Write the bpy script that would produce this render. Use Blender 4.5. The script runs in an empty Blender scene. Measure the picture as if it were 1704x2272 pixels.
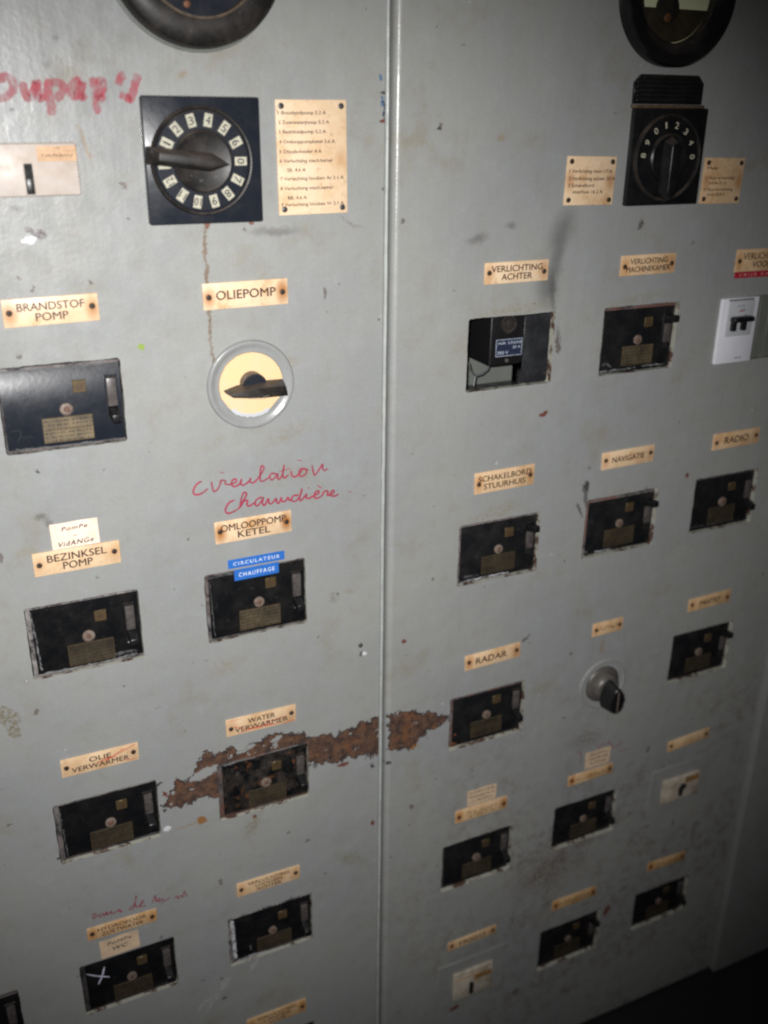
import bpy, bmesh, math, random
from mathutils import Matrix, Vector, geometry
random.seed(7)
S = bpy.context.scene
COL = S.collection

# ---------------------------------------------------------------- measured layout (metres on the panel: u right, v up, camera 1 m away)
T = {'bottom_breaker_TR': [(0.364, -1.2838), (-0.0322, -1.0301)],
 'cam_R': [[0.9060298, 0.1538788, -0.3942478], [0.0105174, 0.9230824, 0.3844584], [0.4230832, -0.3524773, 0.8347217]],
 'cut': {'A': [0.6394, -1.0729, 0.1251, 0.0879, 0.0],
         'B': [0.8414, -1.0681, 0.1235, 0.0819, 0.0],
         'C': [0.8374, -1.329, 0.1261, 0.0901, 0.0],
         'D': [1.0359, -1.3241, 0.1176, 0.0736, 0.0],
         'achter': [0.6438, -0.2742, 0.1249, 0.0931, 0.0],
         'bez': [0.1027, -0.5485, 0.1221, 0.0913, 0.0],
         'brand': [0.1079, -0.2828, 0.1191, 0.0912, 0.0],
         'hyd': [0.1049, -1.0719, 0.1231, 0.0846, 0.0],
         'loads': [0.3027, -1.074, 0.1235, 0.086, 0.0],
         'mach': [0.8423, -0.2742, 0.1206, 0.0894, 0.0],
         'nav': [0.8461, -0.5402, 0.1282, 0.0916, 0.0],
         'oliev': [0.1018, -0.8129, 0.123, 0.0869, 0.0],
         'oml': [0.3039, -0.5483, 0.1272, 0.0929, 0.0],
         'pantry': [1.0386, -0.7998, 0.1221, 0.0885, 0.0],
         'radar': [0.6418, -0.809, 0.1264, 0.0889, 0.0],
         'radio': [1.0386, -0.5375, 0.1197, 0.0877, 0.0],
         'schak': [0.6446, -0.5435, 0.1276, 0.0888, 0.0],
         'waterv': [0.3025, -0.8163, 0.1244, 0.0876, 0.0]},
 'edge': [(1.1886, -0.8833), (1.1902, -1.0907), (1.1815, -1.3814), (1.199, -1.5692)],
 'edge2': [(1.2039, -0.8872), (1.2062, -1.0958), (1.1984, -1.3883)],
 'f': 2135.987,
 'floor': [(0.9148, -1.5711), (1.349, -1.5504)],
 'gaps': [(0.2234, -0.7786, 0.0204, 0.0076, 14), (0.1962, -0.7699, 0.0082, 0.0068, 20), (0.421, -0.7646, 0.0109, 0.0043, 10), (0.3205, -0.7552, 0.0089, 0.0035, 10),
          (0.2796, -0.7583, 0.0136, 0.0034, 12)],
 'gaugeL': [0.2703, 0.1321, 0.0797],
 'gaugeL_glass': [(0.2255, 0.0902), (0.3087, 0.0944), (0.2655, 0.0749)],
 'gaugeL_r': [[(0.348, 0.0983)]],
 'gaugeR': [0.8473, 0.1458, 0.0928],
 'gaugeR_glass': [(0.7666, 0.117), (0.8636, 0.1218), (0.8205, 0.0746)],
 'gaugeR_line': [(0.7798, 0.1069), (0.8705, 0.1078), (0.8172, 0.1114), (0.8509, 0.1195), (0.8338, 0.0982)],
 'gaugeR_right': [(0.8953, 0.123)],
 'hw_chaudiere': [[(0.2826, -0.4139), (0.2756, -0.4163), (0.2708, -0.4242), (0.2735, -0.4289), (0.2805, -0.4279), (0.2876, -0.4241), (0.2928, -0.4163), (0.2969, -0.4086), (0.2939, -0.4064),
                   (0.2909, -0.4117), (0.288, -0.4244)],
                  [(0.2883, -0.4239), (0.2934, -0.4171), (0.2976, -0.417), (0.2967, -0.4224), (0.3001, -0.4239), (0.3065, -0.4206)],
                  [(0.3152, -0.4152), (0.3088, -0.4174), (0.3064, -0.4225), (0.3091, -0.4254), (0.3143, -0.4204), (0.3168, -0.4158), (0.3153, -0.4228), (0.318, -0.4261), (0.3228, -0.4185),
                   (0.3233, -0.4241), (0.3268, -0.4254), (0.3324, -0.4197), (0.3326, -0.4241), (0.3356, -0.4261), (0.3384, -0.4199), (0.3393, -0.4245), (0.3433, -0.4251), (0.347, -0.4206),
                   (0.3481, -0.4244), (0.3519, -0.425)],
                  [(0.3601, -0.42), (0.3535, -0.4201), (0.3512, -0.4242), (0.3548, -0.4274), (0.3612, -0.4228), (0.3649, -0.4124), (0.3614, -0.4232), (0.3631, -0.4276), (0.3703, -0.4201),
                   (0.3694, -0.4244), (0.3731, -0.4262), (0.379, -0.4239), (0.3857, -0.4215), (0.385, -0.4184), (0.3813, -0.4201), (0.3797, -0.425), (0.3834, -0.4278), (0.3897, -0.4251),
                   (0.3932, -0.4202), (0.3976, -0.4214), (0.3965, -0.4257), (0.4001, -0.426), (0.4051, -0.4234), (0.4043, -0.4207), (0.4013, -0.4225), (0.4005, -0.4265), (0.4058, -0.4284),
                   (0.4115, -0.4266)],
                  [(0.3724, -0.4116), (0.3738, -0.4139)], [(0.384, -0.4113), (0.3895, -0.4157)], [(0.4239, -0.4253), (0.4285, -0.4267)]],
 'hw_circulation': [[(0.2525, -0.395), (0.2442, -0.4), (0.2369, -0.4), (0.2355, -0.3951), (0.2396, -0.3881), (0.2458, -0.3852)],
                    [(0.2567, -0.3873), (0.2572, -0.3936), (0.2589, -0.3995), (0.263, -0.398), (0.2667, -0.3916), (0.2679, -0.3876), (0.2727, -0.389), (0.2725, -0.3925), (0.2781, -0.394),
                     (0.285, -0.392), (0.2852, -0.3887), (0.2818, -0.3889), (0.2795, -0.3935), (0.2827, -0.3975), (0.289, -0.395), (0.2917, -0.3897), (0.2906, -0.3952), (0.2944, -0.3972),
                     (0.3015, -0.3926), (0.3023, -0.3899), (0.3014, -0.3936), (0.3058, -0.3961), (0.3142, -0.3881), (0.3189, -0.3803), (0.316, -0.3771), (0.3143, -0.3839), (0.3139, -0.3938),
                     (0.3169, -0.3959), (0.3245, -0.3925)],
                    [(0.3337, -0.3896), (0.3282, -0.388), (0.3252, -0.3919), (0.3279, -0.3961), (0.3329, -0.3926), (0.3352, -0.3894), (0.335, -0.3955), (0.3378, -0.3959), (0.3411, -0.3907),
                     (0.3435, -0.3796), (0.3415, -0.3907), (0.343, -0.396), (0.3486, -0.3925)],
                    [(0.3366, -0.3871), (0.3509, -0.3852)],
                    [(0.3516, -0.3879), (0.3525, -0.3941), (0.3563, -0.3965), (0.361, -0.3936), (0.3666, -0.3875), (0.3623, -0.3887), (0.3617, -0.3944), (0.365, -0.3971), (0.3701, -0.3942),
                     (0.3702, -0.3894), (0.3669, -0.3875), (0.3735, -0.3904)],
                    [(0.3597, -0.3759), (0.3654, -0.3777)],
                    [(0.3776, -0.3844), (0.3796, -0.3949), (0.3817, -0.3977), (0.3877, -0.3902), (0.3911, -0.3856), (0.3911, -0.3907), (0.3935, -0.394), (0.3975, -0.3919)],
                    [(0.2675, -0.3779), (0.2718, -0.379)]],
 'hw_eau': [[(0.0675, -0.9552), (0.0721, -0.9521), (0.0718, -0.9481), (0.0688, -0.9494), (0.0688, -0.9561), (0.0754, -0.9515)],
            [(0.0798, -0.951), (0.0762, -0.9524), (0.0775, -0.9563), (0.0815, -0.9521), (0.0819, -0.9562), (0.0856, -0.9511), (0.0856, -0.9558), (0.0893, -0.9546), (0.0913, -0.9519), (0.092, -0.9571),
             (0.0968, -0.9558), (0.1011, -0.9537), (0.1022, -0.9584), (0.1049, -0.9572)],
            [(0.1202, -0.956), (0.1158, -0.9552), (0.114, -0.9584), (0.1184, -0.9589), (0.1242, -0.9391), (0.1217, -0.9557), (0.1259, -0.9584), (0.1324, -0.9532), (0.1308, -0.951), (0.1277, -0.9591),
             (0.1355, -0.9608)],
            [(0.1431, -0.96), (0.1481, -0.9488), (0.1484, -0.9598), (0.1526, -0.9555), (0.1528, -0.9621), (0.157, -0.9577), (0.1581, -0.9627), (0.1639, -0.9611), (0.1671, -0.9598)],
            [(0.1714, -0.9635), (0.1759, -0.961), (0.1771, -0.9659), (0.1812, -0.9622), (0.1833, -0.9664), (0.1863, -0.9568), (0.1884, -0.9672)]],
 'hw_oup': [[(0.0819, 0.022), (0.0879, 0.0233), (0.094, 0.0249), (0.0982, 0.0214), (0.098, 0.0147), (0.0929, 0.0094), (0.0867, 0.0069), (0.0798, 0.0068)],
            [(0.1068, 0.0211), (0.1072, 0.013), (0.11, 0.0074), (0.1146, 0.0121), (0.119, 0.0213), (0.1186, 0.0078), (0.1243, 0.0094)],
            [(0.1304, 0.024), (0.1277, 0.0143), (0.1291, 0.0026), (0.1287, -0.0072)], [(0.1312, 0.0206), (0.1364, 0.021), (0.1417, 0.0184), (0.14, 0.0125), (0.1337, 0.0064)],
            [(0.1582, 0.0236), (0.1517, 0.021), (0.1481, 0.0141), (0.1505, 0.0098), (0.1561, 0.0138), (0.1593, 0.0222), (0.1565, 0.0091), (0.1616, 0.0114)],
            [(0.1689, 0.0263), (0.1694, 0.013), (0.1704, -0.0054)], [(0.1717, 0.0229), (0.178, 0.0226), (0.1768, 0.0156), (0.172, 0.0101), (0.1787, 0.0082)],
            [(0.1983, 0.0294), (0.1943, 0.0263), (0.1913, 0.0198)], [(0.1948, 0.0144), (0.1926, 0.0084)], [(0.2113, 0.0297), (0.2073, 0.0217), (0.2051, 0.0146), (0.2003, 0.0073), (0.1995, 0.013)]],
 'hw_redscr': [[(0.8107, -0.9283), (0.8147, -0.924), (0.8215, -0.936), (0.8199, -0.9522)],
               [(0.8499, -0.9215), (0.8557, -0.9332), (0.8592, -0.9242), (0.8688, -0.9294), (0.8727, -0.9238), (0.8859, -0.939), (0.8985, -0.9293), (0.8955, -0.9419)],
               [(0.8245, -0.9336), (0.8332, -0.9319)], [(0.8937, -0.9458), (0.9036, -0.9511), (0.9139, -0.9497)]],
 'pts': {'boltleft': [(0.0668, -0.1858), (0.1479, -0.1841)],
         'dialLc': [(0.266, -0.0472), (0.2177, -0.0467), (0.3164, -0.0477), (0.2694, 0.0003), (0.2635, -0.0952)],
         'dialRc': [(0.8458, -0.0503), (0.7964, -0.0417), (0.8428, -0.0002), (0.8359, -0.0133), (0.8088, -0.0479), (0.8795, -0.049)],
         'gplate': [(0.6815, -0.2335), (0.7236, -0.2351), (0.7278, -0.3284), (0.684, -0.3224)],
         'gstrip': [(1.0386, -0.2311), (1.0603, -0.2313), (1.045, -0.3218)],
         'knob': [(0.848, -0.8084), (0.8082, -0.798), (0.8879, -0.8189), (0.84, -0.7632), (0.8507, -0.8526)],
         'knobtip': [(0.8336, -0.8017), (0.8253, -0.8217)],
         'ledge': [(0.6123, -0.3199), (0.6969, -0.3231)],
         'mcb_tog': [(0.9777, -0.2556), (1.0159, -0.2574)],
         'relay_front': [(0.6299, -0.2325), (0.6772, -0.2352), (0.6814, -0.2957), (0.6305, -0.2961)],
         'relay_knob': [(0.6513, -0.2469)],
         'relay_label': [(0.635, -0.2646), (0.674, -0.2649), (0.6752, -0.2851), (0.6355, -0.283)],
         'relay_screw': [(0.6526, -0.2898)],
         'rot_disc': [(0.272, -0.2752), (0.3432, -0.2826), (0.3082, -0.2422), (0.3048, -0.3174)],
         'rotary': [(0.307, -0.2804), (0.26, -0.2755), (0.3565, -0.2855), (0.3083, -0.2293), (0.3036, -0.3326)],
         'wire': [(0.602, -0.2909), (0.605, -0.3008), (0.6122, -0.309), (0.6222, -0.307), (0.6296, -0.3017), (0.631, -0.2973)],
         'wire2': [(0.6122, -0.309), (0.6108, -0.3149), (0.6094, -0.3208)]},
 'rect': {'achter': [0.6445, -0.1765, 0.0896, 0.0254, 0.0048],
          'bezinksel': [0.1031, -0.4534, 0.0917, 0.0273, 0.0045],
          'blank': [1.0428, -0.9699, 0.0872, 0.0205, 0.0577],
          'blue1': [0.3049, -0.4937, 0.0699, 0.0113, -0.0005],
          'blue2': [0.3042, -0.5084, 0.0554, 0.0144, 0.0047],
          'bottom': [0.3052, -1.2435, 0.0922, 0.0256, 0.0064],
          'brandstof': [0.1074, -0.1845, 0.0909, 0.0272, 0.0143],
          'dialL': [0.2684, -0.0479, 0.1172, 0.1188, 0.0038],
          'dialR': [0.8481, -0.0489, 0.1115, 0.112, -0.0064],
          'frigo': [0.6387, -1.2361, 0.089, 0.0174, 0.0236],
          'hydrofoor': [0.1028, -0.9796, 0.0891, 0.0203, -0.0185],
          'iso': [0.11, -0.0538, 0.073, 0.0465, 0.0184],
          'iso_label': [0.1283, -0.0398, 0.0354, 0.0133, 0.0195],
          'iso_slot': [0.1014, -0.0617, 0.0076, 0.0271, -0.0099],
          'knobplate': [0.8438, -0.7083, 0.0549, 0.0217, 0.0139],
          'lastplate': [1.036, -1.228, 0.0844, 0.0186, -0.041],
          'list_l': [0.3847, -0.046, 0.0776, 0.1121, 0.009],
          'list_m': [0.7404, -0.0747, 0.0713, 0.0556, -0.0168],
          'list_r': [0.9472, -0.0783, 0.0665, 0.0558, -0.0177],
          'loodsen': [0.3019, -0.9846, 0.0912, 0.0233, -0.0057],
          'machine': [0.8427, -0.1779, 0.0876, 0.0255, 0.0022],
          'mcb': [1.009, -0.2761, 0.0655, 0.0905, -0.0076],
          'mcb_body': [1.008, -0.2587, 0.0466, 0.0484, -0.0201],
          'navigatie': [0.8457, -0.44, 0.0891, 0.0252, 0.015],
          'note_l': [0.639, -0.9482, 0.0502, 0.029, -0.0038],
          'note_r': [0.8514, -0.9459, 0.0484, 0.0317, -0.0119],
          'note_vid': [0.1037, -0.4242, 0.0496, 0.0298, 0.0156],
          'note_wc': [0.0965, -1.0104, 0.0502, 0.0303, 0.0199],
          'oliepomp': [0.3065, -0.1813, 0.0938, 0.0276, 0.0073],
          'olieverw': [0.1008, -0.7191, 0.0905, 0.0245, -0.006],
          'omloop': [0.3033, -0.4511, 0.0933, 0.0275, 0.0084],
          'pantry': [1.0405, -0.706, 0.0841, 0.0222, 0.0199],
          'radar': [0.6446, -0.7101, 0.0901, 0.0237, 0.0218],
          'radio': [1.0424, -0.4387, 0.0881, 0.0248, 0.0026],
          'redplate': [0.8386, -1.2338, 0.0896, 0.0208, -0.0095],
          'redtape': [1.0399, -0.2008, 0.095, 0.0082, -0.0102],
          'schakel': [0.6458, -0.4424, 0.0907, 0.0292, 0.0122],
          'smudge_l': [0.6413, -0.9782, 0.0906, 0.0228, -0.0025],
          'smudge_r': [0.8431, -0.9777, 0.086, 0.019, 0.0118],
          'sw_f': [0.6426, -1.3295, 0.0741, 0.0583, -0.013],
          'sw_r': [1.0379, -1.0644, 0.0794, 0.0487, -0.0194],
          'sw_r_cover': [1.0371, -1.0622, 0.1274, 0.0926, -0.0121],
          'vent': [0.8432, 0.0273, 0.1051, 0.0327, 0.0061],
          'voor': [1.0373, -0.1814, 0.0935, 0.0296, -0.0064],
          'waterverw': [0.302, -0.7203, 0.093, 0.0252, -0.0093]},
 'rust_bot': [(0.1682, -0.8166), (0.1819, -0.817), (0.2056, -0.8194), (0.214, -0.8151), (0.2363, -0.8197), (0.2614, -0.8223), (0.3106, -0.8239), (0.3644, -0.8117), (0.3709, -0.8093),
              (0.3877, -0.8131), (0.4147, -0.8215), (0.4208, -0.8152), (0.4457, -0.8214), (0.4648, -0.8265), (0.4807, -0.8215), (0.4961, -0.8262), (0.5201, -0.8297), (0.5305, -0.819),
              (0.5489, -0.8091), (0.5631, -0.8041), (0.5738, -0.8003)],
 'rust_top': [(0.1685, -0.8125), (0.1842, -0.7862), (0.1898, -0.772), (0.1978, -0.7801), (0.2083, -0.778), (0.218, -0.7547), (0.2302, -0.744), (0.2418, -0.7551), (0.2587, -0.7478), (0.2705, -0.7605),
              (0.2908, -0.7519), (0.308, -0.7465), (0.3257, -0.7476), (0.3411, -0.7514), (0.3604, -0.757), (0.3684, -0.7715), (0.3864, -0.7682), (0.4045, -0.7728), (0.4236, -0.769), (0.4442, -0.764),
              (0.4623, -0.7604), (0.4798, -0.7566), (0.5257, -0.7694), (0.5478, -0.777), (0.5734, -0.7903)],
 'scr_olie': [[(0.0953, -0.7213), (0.1132, -0.7176), (0.1315, -0.7123), (0.143, -0.7073)], [(0.1025, -0.7168), (0.1131, -0.7187), (0.12, -0.7188)],
              [(0.1046, -0.7225), (0.1189, -0.7152), (0.1297, -0.71)], [(0.1289, -0.7258), (0.1342, -0.7286), (0.1441, -0.7271)]],
 'scr_water': [[(0.257, -0.7094), (0.2796, -0.7089)], [(0.2695, -0.7304), (0.2941, -0.7279), (0.3219, -0.7306)], [(0.3035, -0.7236), (0.3253, -0.7227), (0.3348, -0.7219)],
               [(0.2641, -0.7175), (0.2819, -0.7261), (0.3127, -0.7279), (0.3314, -0.7307)], [(0.3314, -0.7315), (0.3409, -0.7307), (0.3465, -0.7308)], [(0.2909, -0.7305), (0.3158, -0.7271)]],
 'seam': {'groove': [(0.4765, 0.0632), (0.4739, -0.4391), (0.4726, -0.8457), (0.4732, -1.2767)],
          'hl': [(0.4843, 0.0635), (0.4819, -0.4404), (0.481, -0.8483), (0.4826, -1.2812)],
          'leftend': [(0.4688, 0.063), (0.4681, -0.4382), (0.4643, -0.8431), (0.4662, -1.2734)],
          'strip': [(0.4716, 0.0631), (0.4705, -0.4386), (0.4674, -0.8441), (0.4677, -1.2741)]},
 'stains': [(0.2657, -0.1274, 0.0019, 0.0202, 0, 'drip'), (0.2653, -0.1638, 0.0024, 0.0277, 0, 'drip'), (0.2658, -0.2108, 0.002, 0.0287, 0, 'drip'), (0.266, -0.2497, 0.0015, 0.0196, 0, 'drip'),
            (0.2682, -0.1096, 0.0038, 0.0044, 0, 'rusty'), (0.3171, -0.1086, 0.0034, 0.0027, 0, 'rusty'), (0.0972, -0.1085, 0.0041, 0.0058, 40, 'purple'),
            (0.1061, -0.1122, 0.0061, 0.005, 20, 'purple'), (0.0941, -0.1171, 0.0065, 0.0038, 10, 'white'), (0.0869, -0.0878, 0.0064, 0.0037, 0, 'smoke'),
            (0.0949, -0.0015, 0.0019, 0.0019, 0, 'black'), (0.1903, -0.1004, 0.0022, 0.0017, 0, 'brown'), (0.0807, -0.1518, 0.0024, 0.0013, 0, 'brown'), (0.093, -0.1624, 0.0017, 0.0039, -35, 'brown'),
            (0.1912, -0.2285, 0.0037, 0.0042, 0, 'green'), (0.3966, -0.186, 0.0016, 0.0059, 0, 'brown'), (0.1534, -0.022, 0.0021, 0.0111, 25, 'tan'), (0.1575, -0.0339, 0.0025, 0.0088, 12, 'tan'),
            (0.1596, -0.0419, 0.0033, 0.004, 0, 'tan'), (0.1887, -0.0696, 0.0017, 0.0042, 20, 'brown'), (0.2534, 0.0304, 0.0061, 0.0036, 20, 'tan'), (0.1403, 0.0582, 0.0039, 0.0018, 0, 'smoke'),
            (0.1299, 0.0361, 0.0035, 0.0034, 0, 'smoke'), (0.0279, -0.44, 0.0022, 0.0072, 0, 'brown'), (0.007, -0.6318, 0.0105, 0.0175, 38, 'olive'), (0.0122, -0.6545, 0.0078, 0.0095, 20, 'olive'),
            (0.0381, -0.6345, 0.0025, 0.003, 0, 'brown'), (0.0741, -0.3476, 0.0022, 0.002, 0, 'black'), (0.463, 0.0323, 0.0026, 0.0026, 0, 'blue'), (0.4652, 0.0181, 0.0026, 0.0013, 0, 'black'),
            (0.4648, 0.0093, 0.0021, 0.0052, 0, 'blue'), (0.4674, 0.0063, 0.0016, 0.0044, 0, 'navy'), (0.4665, -0.0025, 0.0016, 0.0035, 0, 'navy'), (0.4655, -0.0105, 0.0026, 0.0027, 0, 'rust'),
            (0.7055, -0.1329, 0.0171, 0.0319, -25, 'soot'), (0.7001, -0.1726, 0.0106, 0.0327, -10, 'soot'), (0.6893, -0.1992, 0.0173, 0.0276, 15, 'soot'), (0.6994, -0.208, 0.0047, 0.0279, 8, 'soot'),
            (0.6444, -0.2235, 0.0585, 0.0088, 5, 'tan2'), (0.8362, -0.2209, 0.0591, 0.0071, 5, 'tan2'), (0.6289, -0.4893, 0.0495, 0.0118, 12, 'tan2'), (0.8452, -0.5117, 0.0491, 0.0284, 0, 'tan2'),
            (0.3415, -0.1177, 0.03, 0.0046, 0, 'smoke'), (0.7127, -0.2625, 0.0041, 0.0151, 8, 'soot'), (0.7121, -0.2711, 0.0028, 0.0117, 12, 'brown'), (0.8246, -0.1281, 0.0036, 0.0078, -12, 'sootd'),
            (0.779, -0.4874, 0.0031, 0.0192, 14, 'sootd'), (0.772, -0.5065, 0.0023, 0.0138, 18, 'sootd'), (0.7805, -0.4743, 0.0031, 0.0095, 12, 'black'), (0.7003, -0.3605, 0.0064, 0.0031, 25, 'rust'),
            (0.535, -0.0133, 0.0022, 0.0037, 35, 'brown'), (0.534, -0.0169, 0.0017, 0.0027, 35, 'black'), (0.9591, -0.4843, 0.0035, 0.0036, 30, 'rust'), (0.5044, -0.6529, 0.0042, 0.0028, 0, 'rust'),
            (0.4426, -0.6566, 0.0033, 0.0034, 0, 'black'), (0.4459, -0.658, 0.0033, 0.0027, 0, 'white'), (0.2177, -0.851, 0.0068, 0.0064, 0, 'orange'), (0.1968, -0.8524, 0.0219, 0.0021, 12, 'tan'),
            (0.1721, -0.848, 0.0048, 0.0028, 0, 'white'), (0.1722, -0.7941, 0.0029, 0.0034, 0, 'rust'), (0.1728, -0.7942, 0.0018, 0.0068, 20, 'rust'), (0.0385, -0.8453, 0.0027, 0.0027, 0, 'black'),
            (0.1679, -0.7774, 0.004, 0.002, 0, 'black'), (0.2355, -0.9612, 0.0026, 0.0061, 0, 'brown'), (0.3611, -0.9356, 0.0042, 0.0031, 35, 'brown'), (0.2876, -0.868, 0.0033, 0.003, 0, 'rust'),
            (0.2758, -1.1293, 0.0174, 0.0034, 60, 'white2'), (0.216, -1.1667, 0.0284, 0.0043, 52, 'white2'), (0.2009, -1.1682, 0.0183, 0.0043, 45, 'white2'),
            (0.2318, -1.1437, 0.0099, 0.0051, 60, 'white2'), (0.6985, -0.6945, 0.008, 0.0023, 30, 'sootd'), (0.8382, -0.7337, 0.0035, 0.0065, -10, 'tan'), (0.8379, -0.7453, 0.0044, 0.0097, 10, 'tan'),
            (0.9567, -0.9652, 0.003, 0.0076, 0, 'brown'), (0.5212, -0.9327, 0.0039, 0.0041, 0, 'brown'), (0.9129, -1.2924, 0.0055, 0.0099, -30, 'rust'), (0.6125, -1.3805, 0.0088, 0.0053, 15, 'rust'),
            (0.7332, -1.4012, 0.0084, 0.0044, 20, 'brown'), (1.038, -1.1441, 0.0045, 0.0053, 0, 'brown'), (0.6339, -0.1225, 0.0087, 0.0041, 0, 'smoke'), (0.5888, -0.136, 0.0145, 0.0061, 10, 'smoke'),
            (0.6121, -0.0261, 0.0059, 0.0033, 0, 'tan'), (0.4293, -0.1129, 0.016, 0.0019, -25, 'brown2'), (0.3524, -0.2578, 0.016, 0.0102, 0, 'tan2'), (0.4034, -0.5652, 0.0087, 0.0076, 0, 'brown2'),
            (0.425, -0.5602, 0.0089, 0.0051, -20, 'tan2'), (0.35, -0.3416, 0.033, 0.0108, 20, 'tan2'), (0.2597, -0.631, 0.0232, 0.0127, 10, 'tan2'), (0.5956, -0.2582, 0.0382, 0.0222, 0, 'tan2'),
            (0.427, -0.9932, 0.0301, 0.0116, -35, 'olive2'), (0.2833, -0.8815, 0.0105, 0.0208, -30, 'olive2'), (0.8066, -1.1316, 0.0594, 0.0395, -10, 'brown2'),
            (0.7652, -1.1632, 0.0686, 0.0397, -10, 'brown2'), (0.8267, -0.9053, 0.037, 0.0177, 0, 'brown2'), (0.0712, -0.4009, 0.0081, 0.0041, 0, 'soot'), (0.0796, -0.4076, 0.0046, 0.0051, 0, 'soot'),
            (0.4838, -0.8454, 0.0037, 0.0031, 0, 'black'), (0.4594, -0.84, 0.0029, 0.0038, 0, 'black'), (0.4594, -0.9404, 0.003, 0.0049, 0, 'rust'), (0.414, -0.8251, 0.0084, 0.0037, 10, 'rust'),
            (0.5222, -0.8264, 0.0052, 0.0046, 30, 'orange'), (0.3747, -0.8127, 0.0034, 0.0051, 0, 'sootd')],
 'x_mark': [[(0.0509, -1.0449), (0.0622, -1.0532), (0.0789, -1.0627)], [(0.074, -1.0422), (0.0696, -1.0567), (0.0636, -1.0688)]]}

H = 1.562            # height of the camera (and of v = 0) above the floor

# ---------------------------------------------------------------- camera, world, flash, exposure
cam = bpy.data.cameras.new('camera'); cam_o = bpy.data.objects.new('camera', cam); COL.objects.link(cam_o)
R = Matrix(T['cam_R'])
M = Matrix(((1, 0, 0), (0, 0, -1), (0, 1, 0)))
cam_o.matrix_world = Matrix.Translation((0, -1.0, H)) @ (M @ R).to_4x4()
cam.sensor_fit = 'HORIZONTAL'; cam.sensor_width = 36.0; cam.lens = 36.0 * T['f'] / 1704.0
cam.clip_start = 0.02; cam.clip_end = 60
cam.dof.use_dof = True; cam.dof.focus_distance = 1.12; cam.dof.aperture_fstop = 3.9
S.camera = cam_o

world = bpy.data.worlds.new('World'); S.world = world; world.use_nodes = True
world.node_tree.nodes['Background'].inputs[0].default_value = (0.9, 0.95, 1.0, 1)
world.node_tree.nodes['Background'].inputs[1].default_value = 0.012

fl = bpy.data.lights.new('camera_flash', 'SPOT'); fl_o = bpy.data.objects.new('camera_flash', fl); COL.objects.link(fl_o)
fl.energy = 90; fl.color = (1.0, 0.985, 0.97); fl.spot_size = math.radians(79.5); fl.spot_blend = 1.0; fl.shadow_soft_size = 0.012
cm = cam_o.matrix_world
fl_o.location = cm @ Vector((-0.035, 0.03, 0.0))
aim = Vector((0.350, 0.0, H - 0.435)) - fl_o.location
fl_o.rotation_euler = aim.to_track_quat('-Z', 'Y').to_euler()

S.view_settings.view_transform = 'Standard'; S.view_settings.look = 'None'
S.view_settings.exposure = 0.0; S.view_settings.gamma = 1.0; S.view_settings.use_curve_mapping = False
S.render.engine = 'CYCLES'
S.cycles.use_denoising = False
S.cycles.max_bounces = 5
S.cycles.caustics_reflective = False; S.cycles.caustics_refractive = False; S.cycles.blur_glossy = 1.0
S.render.filter_size = 2.3
try: S.cycles.filter_width = 2.3
except Exception: pass

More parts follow.
